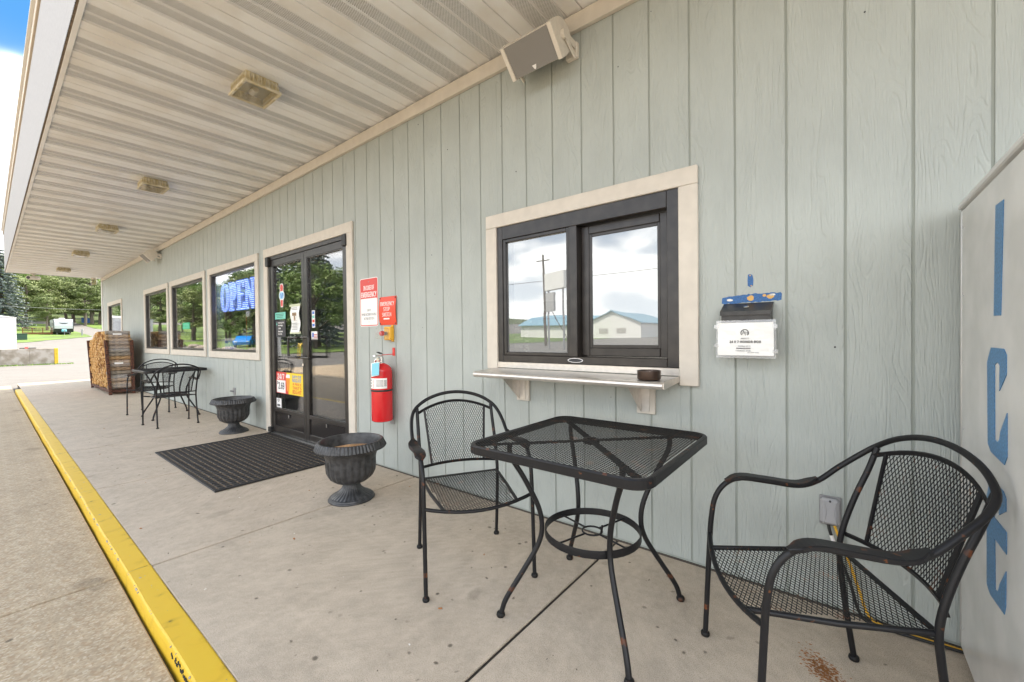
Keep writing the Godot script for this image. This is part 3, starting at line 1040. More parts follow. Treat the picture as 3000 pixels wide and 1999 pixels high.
func make_service_window() -> void:
	var o: Array = OPENINGS[0]
	var w := Node3D.new()
	w.name = "service_window"
	shop.add_child(w, true)
	var x0: float = o[0]
	var x1: float = o[1]
	part("trim_board", mb().between(Vector3(x0 - 0.093, o[3], 0.0012), Vector3(x1 + 0.093, o[3] + 0.09, 0.024), 0.003), M.trim, w)
	part("trim_board", mb().between(Vector3(x0 - 0.093, 0.945, 0.0012), Vector3(x0, o[3] - 0.001, 0.024), 0.003), M.trim, w)
	part("trim_board", mb().between(Vector3(x1, 0.908, 0.0012), Vector3(x1 + 0.093, o[3] - 0.001, 0.024), 0.003), M.trim, w)
	var f := mb()
	f.between(Vector3(x0, o[2], -0.12), Vector3(x0 + 0.045, o[3], 0.012), 0.003)
	f.between(Vector3(x1 - 0.062, o[2], -0.12), Vector3(x1, o[3], 0.012), 0.003)
	f.between(Vector3(x0 + 0.045, o[3] - 0.088, -0.12), Vector3(x1 - 0.062, o[3], 0.011), 0.003)
	f.between(Vector3(x0 + 0.045, o[2], -0.12), Vector3(x1 - 0.062, o[2] + 0.045, 0.011), 0.003)
	f.between(Vector3(-1.302, o[2] + 0.045, -0.12), Vector3(-1.248, o[3] - 0.088, 0.011), 0.003)
	part("frame", f, M.bronze, w)
	part("bead", ring_frame(x0 + 0.045, -1.302, o[2] + 0.045, o[3] - 0.088, 0.022, -0.03, 0.004, 0.003), M.bronze, w)
	pane(w, x0 + 0.06, -1.315, o[2] + 0.06, o[3] - 0.10, -0.014, M.service_glass)
	pane(w, x0 + 0.06, -1.315, o[2] + 0.06, o[3] - 0.10, -0.028, M.window_glass)
	# sliding sash, set back in its track
	part("sash", ring_frame(-1.244, x1 - 0.066, o[2] + 0.049, o[3] - 0.092, 0.050, -0.075, -0.042, 0.004), M.bronze, w)
	part("bead", ring_frame(-1.196, x1 - 0.114, o[2] + 0.097, o[3] - 0.140, 0.018, -0.07, -0.050, 0.002), M.bronze, w)
	pane(w, -1.19, x1 - 0.12, o[2] + 0.105, o[3] - 0.146, -0.056, M.service_glass)
	pane(w, -1.19, x1 - 0.12, o[2] + 0.105, o[3] - 0.146, -0.068, M.window_glass)
	# oval maker's badge
	var ov := PackedVector2Array()
	for k in 24:
		ov.append(Vector2(cos(TAU * k / 24) * 0.052, sin(TAU * k / 24) * 0.0135))
	part("badge", mb().prism(ov, 0.0112, 0.0128, Transform3D(Basis.IDENTITY, Vector3(-1.262, 1.019, 0))), M.sign_white, w)
	var ov2 := PackedVector2Array()
	for k in 24:
		ov2.append(Vector2(cos(TAU * k / 24) * 0.047, sin(TAU * k / 24) * 0.0105))
	part("badge_field", mb().prism(ov2, 0.0128, 0.0134, Transform3D(Basis.IDENTITY, Vector3(-1.262, 1.019, 0))), M.ink, w)
	part("apron_flashing", mb().between(Vector3(x0, 0.955, 0.0012), Vector3(x1, o[2] - 0.001, 0.018), 0.002), M.steel, w)

# ---------- porch furniture ----------
# strands of expanded metal over the unit square (u, v), laid by place(u, v) -> [point, normal]
func strands(w: float, h: float, pu: float, pv: float, place: Callable, inside: Callable, seg: float, sw: float, st: float) -> MB:
	var b := mb()
	for fam in [1.0, -1.0]:
		# lines v = fam * (pv / pu) * u + c
		var slope: float = fam * pv / pu
		var c0: float = minf(0.0, -slope * w)
		var c1: float = maxf(h, h - slope * w)
		var c := floorf(c0 / pv) * pv
		while c < c1:
			var n := int(ceil(w / seg))
			var run := []
			for k in n + 1:
				var uu := w * k / n
				var vv := slope * uu + c
				var ok: bool = vv >= 0.0 and vv <= h and inside.call(uu, vv)
				if ok:
					run.append(Vector2(uu, vv))
				if (not ok or k == n) and run.size() > 0:
					if run.size() > 1:
						_strand(b, run, place, sw, st)
					run = []
			c += pv
	return b

func _strand(b: MB, run: Array, place: Callable, sw: float, st: float) -> void:
	var prev := []
	for k in run.size():
		var q: Array = place.call(run[k].x, run[k].y)
		var a: Array = place.call(run[maxi(k - 1, 0)].x, run[maxi(k - 1, 0)].y)
		var d: Array = place.call(run[mini(k + 1, run.size() - 1)].x, run[mini(k + 1, run.size() - 1)].y)
		var t: Vector3 = (d[0] - a[0]).normalized()
		var nn: Vector3 = q[1]
		var s := t.cross(nn).normalized()
		var ring := [q[0] + s * sw - nn * st, q[0] + s * sw + nn * st, q[0] - s * sw + nn * st, q[0] - s * sw - nn * st]
		if k > 0:
			for j in 4:
				var o: Vector3 = (ring[j] + ring[(j + 1) % 4]) * 0.5 - q[0]
				b.quad(prev[j], prev[(j + 1) % 4], ring[(j + 1) % 4], ring[j], o)
		prev = ring

func back_point(l: float, y: float) -> Vector3:
	# the back is bowed: deepest in the middle, leaning back as it rises
	var t := clampf((y - 0.44) / 0.35, -0.3, 1.3)
	var post := lerpf(-0.208, -0.315, t)
	var bow := lerpf(0.052, 0.032, clampf(t, 0.0, 1.0)) * (1.0 - pow(absf(l) / 0.225, 2.0))
	return Vector3(post - bow, y, l)

func make_chair() -> Node3D:
	var c := thing("patio_chair", "", "chair")
	var R := 0.0096
	# one tube from a front foot over the arms and the back to the other front foot
	var half := [Vector3(0.243, 0.012, 0.2615), Vector3(0.226, 0.36, 0.262), Vector3(0.218, 0.47, 0.262), Vector3(0.203, 0.545, 0.262), Vector3(0.165, 0.598, 0.263), Vector3(0.110, 0.619, 0.264), Vector3(0.02, 0.611, 0.266), Vector3(-0.085, 0.601, 0.266), Vector3(-0.150, 0.624, 0.265), Vector3(-0.215, 0.677, 0.262), Vector3(-0.272, 0.724, 0.252), Vector3(-0.311, 0.765, 0.226), Vector3(-0.334, 0.806, 0.165), Vector3(-0.346, 0.833, 0.085), Vector3(-0.349, 0.842, 0.0)]
	var all := half.duplicate()
	for k in range(half.size() - 2, -1, -1):
		all.append(Vector3(half[k].x, half[k].y, -half[k].z))
	var hoop := part("hoop_frame", mb().tube(spline(all, 5), R, 10), M.black, c)
	for s in [-1.0, 1.0]:
		var leg := [Vector3(-0.243, 0.012, 0.224 * s), Vector3(-0.218, 0.18, 0.222 * s), Vector3(-0.200, 0.33, 0.220 * s), Vector3(-0.196, 0.41, 0.219 * s), Vector3(-0.212, 0.49, 0.219 * s), Vector3(-0.246, 0.59, 0.219 * s), Vector3(-0.286, 0.685, 0.219 * s), Vector3(-0.314, 0.764, 0.219 * s)]
		var rl := part("rear_leg", mb().tube(spline(leg, 5), R, 10), M.black, c)
		# flattened arm rest
		var pad := mb()
		var path := spline(half.slice(4, 9), 6)
		var ring := []
		for k in path.size():
			var q: Vector3 = path[k]
			var tg: Vector3 = (path[mini(k + 1, path.size() - 1)] - path[maxi(k - 1, 0)]).normalized()
			var up := tg.cross(Vector3.BACK).normalized()
			if up.dot(Vector3(0.3, 1, 0)) < 0: up = -up
			var e := float(k) / (path.size() - 1)
			var wd := 0.009 + 0.017 * smoothstep(0.0, 0.14, e) * (1.0 - smoothstep(0.86, 1.0, e))
			q = Vector3(q.x, q.y, q.z * s) + up * 0.0082
			ring.append([q - Vector3(0, 0, wd) - up * 0.005, q - Vector3(0, 0, wd) + up * 0.004, q - Vector3(0, 0, wd * 0.8) + up * 0.0062, q + Vector3(0, 0, wd * 0.8) + up * 0.0062, q + Vector3(0, 0, wd) + up * 0.004, q + Vector3(0, 0, wd) - up * 0.005, up])
		for k in ring.size() - 1:
			var away := [Vector3(0, 0, -1), Vector3(0, 0, -1) + ring[k][6], ring[k][6], Vector3(0, 0, 1) + ring[k][6], Vector3(0, 0, 1), -ring[k][6]]
			for m in 6:
				pad.quad(ring[k][m], ring[k][(m + 1) % 6], ring[k + 1][(m + 1) % 6], ring[k + 1][m], away[m])
		for m in range(1, 5):
			pad.tri(ring[0][0], ring[0][m], ring[0][m + 1 if m < 5 else 5], Vector3.RIGHT)
			pad.tri(ring[ring.size() - 1][0], ring[ring.size() - 1][m], ring[ring.size() - 1][m + 1], Vector3.LEFT)
		part("arm_rest", pad, M.black, hoop)
		for f in [Vector3(0.2435, 0, 0.2615 * s), Vector3(-0.2435, 0, 0.224 * s)]:
			part("foot", mb().lathe([Vector2(0.001, 0.0), Vector2(0.0145, 0.0), Vector2(0.0165, 0.006), Vector2(0.015, 0.014), Vector2(0.0105, 0.017), Vector2(0.001, 0.019)], 14, f), M.black_rusty, hoop if f.x > 0.0 else rl)
	# seat frame: drooping front rail, side rails, rear rail
	var front := []
	for k in 13:
		var l := lerpf(-0.258, 0.258, k / 12.0)
		var q := 1.0 - pow(absf(l) / 0.258, 2.0)
		front.append(Vector3(0.226 + 0.030 * q, 0.400 - 0.030 * q, l))
	var sf := mb().tube(front, 0.0088, 8)
	for s in [-1.0, 1.0]:
		sf.tube([Vector3(0.240, 0.386, 0.175 * s), Vector3(0.02, 0.388, 0.200 * s), Vector3(-0.197, 0.398, 0.214 * s)], 0.0085, 8)
	sf.bar(Vector3(-0.197, 0.398, -0.214), Vector3(-0.197, 0.398, 0.214), 0.016, 0.006)
	var sfr := part("seat_frame", sf, M.black, c)
	var seat_at := func(u: float, v: float) -> Array:
		var x := -0.197 + v
		var l := u - 0.205
		var q := 1.0 - pow(absf(l) / 0.26, 2.0)
		var t := clampf(v / 0.44, 0.0, 1.0)
		return [Vector3(x, lerpf(0.399, 0.401 - 0.030 * q, t * t), l), Vector3.UP]
	var seat_in := func(u: float, v: float) -> bool:
		var l := u - 0.205
		return absf(l) < lerpf(0.213, 0.172, clampf(v / 0.44, 0, 1)) and v < 0.423 + 0.030 * (1.0 - pow(absf(l) / 0.26, 2.0))
	var sm := part("seat_mesh", strands(0.41, 0.46, 0.026, 0.0130, seat_at, seat_in, 0.013, 0.00105, 0.0007), M.black_rusty, sfr)
	sm.set_meta("kind", "stuff")
	# back panel: arched top rail, bottom rail, side rails and mesh
	var bf := mb()
	var top := []
	var bot := []
	for k in 17:
		var l := lerpf(-0.219, 0.219, k / 16.0)
		var q := 1.0 - pow(absf(l) / 0.219, 2.0)
		top.append(back_point(l, 0.735 + 0.056 * q))
		bot.append(back_point(l, 0.452 + 0.004 * q))
	for pr in [top, bot]:
		for k in 16:
			bf.bar(pr[k], pr[k + 1], 0.007, 0.014, Vector3(0.3, 1, 0), 0.0)
	var lim := func(y: float) -> float:
		return lerpf(0.150, 0.178, clampf((y - 0.455) / 0.3, 0, 1))
	for s in [-1.0, 1.0]:
		var side := []
		for k in 9:
			var y := lerpf(0.455, 0.753, k / 8.0)
			side.append(back_point(lim.call(y) * s, y))
		for k in 8:
			bf.bar(side[k], side[k + 1], 0.012, 0.007, Vector3(1, 0.2, 0), 0.0)
	var bfr := part("back_frame", bf, M.black, c)
	var back_at := func(u: float, v: float) -> Array:
		var p := back_point(u - 0.18, 0.455 + v)
		return [p, Vector3(0.94, 0.33, 0.0)]
	var back_in := func(u: float, v: float) -> bool:
		var l := u - 0.18
		return absf(l) < lim.call(0.455 + v) and 0.455 + v < 0.735 + 0.056 * (1.0 - pow(absf(l) / 0.219, 2.0))
	var bm := part("back_mesh", strands(0.36, 0.34, 0.0130, 0.0255, back_at, back_in, 0.0065, 0.00105, 0.0007), M.black, bfr)
	bm.set_meta("kind", "stuff")
	return c

func make_table() -> Node3D:
	var t := thing("patio_table", "", "table")
	var H := 0.385
	var Y := 0.73
	var rc := 0.075
	# rim: a rounded square of sheet, turned down at the edge
	var outline := func(h: float, r: float) -> Array:
		var o := []
		for q in 4:
			var cx: float = (h - r) * [1, -1, -1, 1][q]
			var cz: float = (h - r) * [1, 1, -1, -1][q]
			for k in 9:
				var an := PI * 0.5 * q + PI * 0.5 * k / 8.0
				o.append(Vector3(cx + cos(an) * r, 0, cz + sin(an) * r))
		return o
	var rim := mb()
	var prof := [[H - 0.020, rc - 0.020, Y - 0.004], [H - 0.010, rc - 0.010, Y], [H - 0.004, rc - 0.004, Y - 0.001], [H, rc, Y - 0.006], [H, rc, Y - 0.034], [H - 0.006, rc - 0.006, Y - 0.038], [H - 0.008, rc - 0.008, Y - 0.010]]
	for m in prof.size() - 1:
		var a: Array = outline.call(prof[m][0], prof[m][1])
		var b: Array = outline.call(prof[m + 1][0], prof[m + 1][1])
		for k in a.size():
			var k2 := (k + 1) % a.size()
			var o: Vector3 = a[k].normalized() if m >= 2 and m < 5 else (Vector3.UP if m < 2 else -a[k].normalized())
			rim.quad(a[k] + Vector3.UP * prof[m][2], a[k2] + Vector3.UP * prof[m][2], b[k2] + Vector3.UP * prof[m + 1][2], b[k] + Vector3.UP * prof[m + 1][2], o)
	var rm := part("rim", rim, M.black, t)
	var top_at := func(u: float, v: float) -> Array:
		return [Vector3(u - H, Y - 0.003, v - H), Vector3.UP]
	var top_in := func(u: float, v: float) -> bool:
		var x := absf(u - H)
		var z := absf(v - H)
		if x > H - 0.014 or z > H - 0.014: return false
		if x > H - rc and z > H - rc:
			return Vector2(x - H + rc, z - H + rc).length() < rc - 0.014
		return true
	var tm := part("top_mesh", strands(H * 2, H * 2, 0.0230, 0.0135, top_at, top_in, 0.0115, 0.00105, 0.0006), M.black_rusty, rm)
	tm.set_meta("kind", "stuff")
	# cross straps under the mesh and the parasol ring
	var st := mb()
	for q in 4:
		var an := PI * 0.25 + PI * 0.5 * q
		var d := Vector3(cos(an), 0, sin(an))
		st.bar(d * 0.03 + Vector3.UP * (Y - 0.009), d * 0.500 + Vector3.UP * (Y - 0.009), 0.030, 0.004)
	st.lathe([Vector2(0.021, Y - 0.002), Vector2(0.034, Y - 0.002), Vector2(0.036, Y - 0.010), Vector2(0.034, Y - 0.020), Vector2(0.021, Y - 0.020), Vector2(0.021, Y - 0.002)], 20)
	part("strap", st, M.black_rusty, rm)
	# cabriole legs
	for q in 4:
		var an := PI * 0.25 + PI * 0.5 * q
		var d := Vector3(cos(an), 0, sin(an))
		var pts := []
		for e in [[0.395, 0.012], [0.372, 0.075], [0.300, 0.185], [0.238, 0.285], [0.218, 0.360], [0.232, 0.450], [0.292, 0.575], [0.340, 0.655], [0.352, 0.700], [0.346, 0.722]]:
			pts.append(d * e[0] + Vector3.UP * e[1])
		var lg := part("leg", mb().tube(spline(pts, 5), 0.0108, 10), M.black, t)
		part("foot", mb().lathe([Vector2(0.001, 0.0), Vector2(0.0155, 0.0), Vector2(0.0185, 0.007), Vector2(0.0165, 0.016), Vector2(0.0115, 0.020), Vector2(0.001, 0.022)], 14, d * 0.397), M.black_rusty, lg)
	# stretcher ring with spokes
	var rg := mb().lathe([Vector2(0.198, 0.318), Vector2(0.203, 0.318), Vector2(0.203, 0.348), Vector2(0.198, 0.348), Vector2(0.198, 0.318)], 40)
	var ring := []
	for k in 20:
		ring.append(Vector3(cos(TAU * k / 20) * 0.042, 0.333, sin(TAU * k / 20) * 0.042))
	rg.tube(ring, 0.004, 6, false, true)
	for q in 4:
		var an := PI * 0.5 * q + 0.3
		rg.tube([Vector3(cos(an) * 0.042, 0.333, sin(an) * 0.042), Vector3(cos(an) * 0.2, 0.333, sin(an) * 0.2)], 0.004, 6)
	rg.tube([Vector3(0.042, 0.333, 0.0), Vector3(0.05, 0.37, 0.005)], 0.005, 6)
	part("stretcher_ring", rg, M.black, t)
	return t

func make_urn() -> Node3D:
	var u := thing("planter_urn", "", "planter")
	var bowl := func(an: float, k: int) -> float:
		var a: float = [0.0, 0.0, 0.02, 0.05, 0.065, 0.065, 0.055, 0.03, 0.0, 0.0, 0.0, 0.0, 0.0][mini(k, 12)]
		return 1.0 + a * (absf(cos(an * 11.0)) - 0.6)
	part("bowl", mb().lathe([Vector2(0.052, 0.116), Vector2(0.075, 0.120), Vector2(0.112, 0.135), Vector2(0.148, 0.165), Vector2(0.166, 0.205), Vector2(0.170, 0.255), Vector2(0.170, 0.300), Vector2(0.180, 0.335), Vector2(0.205, 0.365), Vector2(0.214, 0.372)], 132, Vector3.ZERO, bowl), M.urn, u)
	var rimf := func(an: float, k: int) -> float:
		return 1.0 + (0.016 * signf(cos(an * 60.0)) if k in [2, 3, 4] else 0.0)
	part("rim", mb().lathe([Vector2(0.205, 0.366), Vector2(0.243, 0.372), Vector2(0.245, 0.380), Vector2(0.234, 0.403), Vector2(0.224, 0.424), Vector2(0.218, 0.430), Vector2(0.208, 0.428), Vector2(0.200, 0.40), Vector2(0.188, 0.36), Vector2(0.172, 0.30)], 240, Vector3.ZERO, rimf), M.urn, u)
	var stem := func(an: float, k: int) -> float:
		return 1.0 + (0.05 * (absf(cos(an * 15.0)) - 0.6) if k in [2, 3, 4, 5] else 0.0)
	part("pedestal", mb().lathe([Vector2(0.001, 0.0), Vector2(0.152, 0.0), Vector2(0.140, 0.030), Vector2(0.098, 0.052), Vector2(0.068, 0.080), Vector2(0.056, 0.108), Vector2(0.054, 0.118)], 120, Vector3.ZERO, stem), M.urn, u)
	part("base_ring", mb().lathe([Vector2(0.12, 0.0), Vector2(0.158, 0.0), Vector2(0.162, 0.007), Vector2(0.156, 0.014), Vector2(0.150, 0.015), Vector2(0.153, 0.021), Vector2(0.146, 0.027), Vector2(0.134, 0.028)], 48), M.urn, u)
	return u

func make_furniture() -> void:
	var ch := make_chair()
	ch.position = Vector3(-1.5215, 0, 0.6685)
	ch.rotation.y = atan2(-0.522, 0.853)
	ch.set_meta("label", "black mesh armchair facing the table beneath the steel shelf, back to the door")
	ch.set_meta("group", "black metal patio chairs")
	copy(ch, Vector3(-0.085, 0, 0.614), atan2(-0.459, -0.886), "black mesh armchair standing beside the white ice freezer")
	copy(ch, Vector3(-7.335, 0, 0.615), atan2(-0.05, -1.0), "black mesh armchair with its back to the small urn, below the OPEN window")
	copy(ch, Vector3(-8.89, 0, 0.515), atan2(-0.45, 0.893), "black mesh armchair between the square table and the firewood rack")
	var t := make_table()
	t.position = Vector3(-0.843, 0, 0.612)
	t.set_meta("label", "square black mesh table with rusty top below the service window")
	t.set_meta("group", "square mesh patio tables")
	copy(t, Vector3(-8.14, 0, 0.455), 0.03, "square black mesh table below the middle window near the firewood")
	var u := make_urn()
	u.position = Vector3(-2.815, 0, 0.57)
	u.set_meta("label", "black fluted urn half filled with tan sand near the fire extinguisher")
	u.set_meta("group", "black planter urns flanking the doormat")
	var sand := mb()
	for k in 32:
		var a := TAU * k / 32
		var b := TAU * (k + 1) / 32
		sand.tri(Vector3(0, 0.392, 0), Vector3(cos(a) * 0.183, 0.352, sin(a) * 0.183), Vector3(cos(b) * 0.183, 0.352, sin(b) * 0.183), Vector3.UP)
	var u2 := copy(u, Vector3(-6.03, 0, 0.285), 1.0, "black fluted urn without sand under the OPEN window")
	part("sand", sand, M.sand, u)
	var disc := mb()
	for k in 32:
		var a := TAU * k / 32
		var b := TAU * (k + 1) / 32
		disc.tri(Vector3(0, 0.31, 0), Vector3(cos(a) * 0.175, 0.30, sin(a) * 0.175), Vector3(cos(b) * 0.175, 0.30, sin(b) * 0.175), Vector3.UP)
	part("soil", disc, M.mat_dust, u2)
	make_mat()
	make_icebox()

func make_mat() -> void:
	var m := thing("door_mat", "large black rubber mat of raised pads before the glass doors", "doormat", Vector3(-4.66, 0, 0.585))
	var w := 1.82
	var d := 1.13
	part("backing", mb().between(Vector3(-w / 2 + 0.004, 0.002, -d / 2 + 0.004), Vector3(w / 2 - 0.004, 0.007, d / 2 - 0.004)), M.mat_dust, m)
	var br := mb()
	for s in [-1.0, 1.0]:
		br.box(Vector3(s * (w / 2 - 0.017), 0.008, 0), Vector3(0.034, 0.013, d), 0.005)
		br.box(Vector3(0, 0.008, s * (d / 2 - 0.017)), Vector3(w - 0.068, 0.012, 0.034), 0.005)
	part("border", br, M.rubber, m)
	var nx := 30
	var nz := 21
	var cx := (w - 0.076) / nx
	var cz := (d - 0.076) / nz
	var pad := mb().box(Vector3.ZERO, Vector3(cx - 0.014, 0.008, cz - 0.013), 0.003).mesh()
	var rest := mb()
	var made := 0
	for i in range(nx - 1, -1, -1):
		for j in range(nz - 1, -1, -1):
			var p := Vector3(-w / 2 + 0.038 + (i + 0.5) * cx, 0.0095, -d / 2 + 0.038 + (j + 0.5) * cz)
			if made < 300:
				put("pad", pad, M.rubber, m, p)
				made += 1
			else:
				rest.box(p, Vector3(cx - 0.014, 0.008, cz - 0.013), 0.003)
	part("pads", rest, M.rubber, m).set_meta("kind", "stuff")

func make_icebox() -> void:
	var b := thing("ice_freezer", "tall white ice freezer with big blue letters on its side", "freezer")
	part("cabinet", mb().between(Vector3(0.33, 0.03, 0.045), Vector3(1.65, 1.60, 0.98), 0.008), M.ice_panel, b)
	part("top_cap", mb().between(Vector3(0.322, 1.601, 0.04), Vector3(1.66, 1.622, 0.99), 0.004), M.ice_panel, b)
	part("plinth", mb().between(Vector3(0.35, 0.0, 0.07), Vector3(1.63, 0.03, 0.95)), M.cord_black, b)
	part("door", mb().between(Vector3(0.40, 0.25, 0.981), Vector3(1.0, 1.5, 1.03), 0.01), M.ice_panel, b)
	part("door", mb().between(Vector3(1.02, 0.25, 0.981), Vector3(1.6, 1.5, 1.03), 0.01), M.ice_panel, b)
	part("corner_angle", mb().between(Vector3(0.3275, 0.05, 0.043), Vector3(0.336, 1.6, 0.052), 0.001), M.alu, b)
	for q in 7:
		for z in [0.085, 0.93]:
			part("rivet", mb().tube([Vector3(0.331, 0.12 + q * 0.235, z), Vector3(0.3285, 0.12 + q * 0.235, z)], 0.004, 8), M.alu, b)
	var L := [
		[[0.479, 1.514], [0.552, 1.512], [0.53, 1.21], [0.464, 1.211]],
		[[0.437, 1.122], [0.556, 1.122], [0.58, 1.107], [0.58, 1.055], [0.519, 1.007], [0.522, 1.076], [0.499, 1.084], [0.472, 1.074], [0.477, 0.868], [0.501, 0.865], [0.52, 0.876], [0.527, 0.897], [0.587, 0.958], [0.588, 0.845], [0.565, 0.819], [0.439, 0.825], [0.406, 0.843], [0.397, 1.078]],
		[[0.437, 0.748], [0.556, 0.748], [0.58, 0.735], [0.58, 0.702], [0.519, 0.672], [0.522, 0.702], [0.499, 0.708], [0.472, 0.700], [0.474, 0.650], [0.584, 0.650], [0.585, 0.592], [0.479, 0.592], [0.484, 0.453], [0.511, 0.46], [0.527, 0.488], [0.582, 0.547], [0.58, 0.454], [0.568, 0.427], [0.436, 0.414], [0.398, 0.427], [0.397, 0.69]]]
	# letters stand on the face that looks along -x
	var T := Transform3D(Basis(Vector3(0, 0, 1), Vector3(0, 1, 0), Vector3(-1, 0, 0)), Vector3(0.33, 0, 0))
	for g in L:
		var poly := PackedVector2Array()
		for q in g:
			poly.append(Vector2(q[0], q[1]))
		part("letter", mb().prism(poly, 0.0004, 0.0018, T), M.ice_blue, b)

# ---------- fixtures on wall and soffit ----------
func make_ceiling_lights() -> void:
	var l := thing("ceiling_light", "yellowed square ceiling light above the doormat and sand filled urn", "ceiling light", Vector3(-3.425, SOFFIT, 0.935), 0.0, "porch ceiling lights")
	# rectangular housing with vent fins, prismatic lens below
	var hw := 0.155
	var hd := 0.125
	var b := mb()
	var lv := [[0.86, 0.0], [0.86, -0.030], [0.92, -0.070]]
	for k in 2:
		for e in [[1, 0], [-1, 0], [0, 1], [0, -1]]:
			var a := []
			for q in [[k, -1], [k, 1], [k + 1, 1], [k + 1, -1]]:
				var s: float = lv[q[0]][0]
				var x: float = hw * s * (e[0] if e[0] != 0 else q[1])
				var z: float = hd * s * (e[1] if e[1] != 0 else q[1])
				a.append(Vector3(x, lv[q[0]][1], z))
			b.quad(a[0], a[1], a[2], a[3], Vector3(e[0], 0, e[1]))
	var hs := part("housing", b, M.yellowed, l)
	for s in [-1.0, 1.0]:
		for k in 11:
			part("fin", mb().box(Vector3(hw * 0.72 * (k / 5.0 - 1.0), -0.040, s * hd * 0.91), Vector3(0.008, 0.052, 0.018), 0.002), M.yellowed, hs)
		for k in 8:
			part("fin", mb().box(Vector3(s * hw * 0.915, -0.040, hd * 0.70 * (k / 3.5 - 1.0)), Vector3(0.018, 0.052, 0.008), 0.002), M.yellowed, hs)
	var rm := mb()
	for s in [-1.0, 1.0]:
		rm.box(Vector3(s * (hw - 0.008), -0.078, 0), Vector3(0.020, 0.018, hd * 2), 0.004)
		rm.box(Vector3(0, -0.078, s * (hd - 0.008)), Vector3(hw * 2 - 0.036, 0.018, 0.020), 0.004)
	part("rim", rm, M.yellowed, l)
	part("reflector", mb().between(Vector3(-hw * 0.8, -0.030, -hd * 0.8), Vector3(hw * 0.8, -0.026, hd * 0.8)), M.alu, l)
	part("socket", mb().tube([Vector3(-0.06, -0.045, 0), Vector3(0.01, -0.045, 0)], 0.022, 12), M.off_white, l)
	var ln := mb()
	var top := [Vector2(-hw + 0.02, -hd + 0.02), Vector2(hw - 0.02, -hd + 0.02), Vector2(hw - 0.02, hd - 0.02), Vector2(-hw + 0.02, hd - 0.02)]
	for k in 4:
		var p: Vector2 = top[k]
		var q: Vector2 = top[(k + 1) % 4]
		ln.quad(Vector3(p.x, -0.082, p.y), Vector3(q.x, -0.082, q.y), Vector3(q.x * 0.7, -0.100, q.y * 0.7), Vector3(p.x * 0.7, -0.100, p.y * 0.7), Vector3((p + q).x, -0.1, (p + q).y))
	ln.quad(Vector3(top[0].x * 0.7, -0.1, top[0].y * 0.7), Vector3(top[1].x * 0.7, -0.1, top[1].y * 0.7), Vector3(top[2].x * 0.7, -0.1, top[2].y * 0.7), Vector3(top[3].x * 0.7, -0.1, top[3].y * 0.7), Vector3.DOWN)
	part("lens", ln, M.lens, l)
	copy(l, Vector3(-6.48, SOFFIT, 0.935), 0.0, "yellowed square ceiling light above the OPEN window and smaller urn")
	copy(l, Vector3(-9.55, SOFFIT, 0.935), 0.0, "yellowed square ceiling light next along from the farther loudspeaker")
	copy(l, Vector3(-12.70, SOFFIT, 0.930), 0.0, "yellowed square ceiling light above the firewood rack")
	copy(l, Vector3(-15.88, SOFFIT, 0.930), 0.0, "yellowed square ceiling light closest to the corner board and bullet camera")

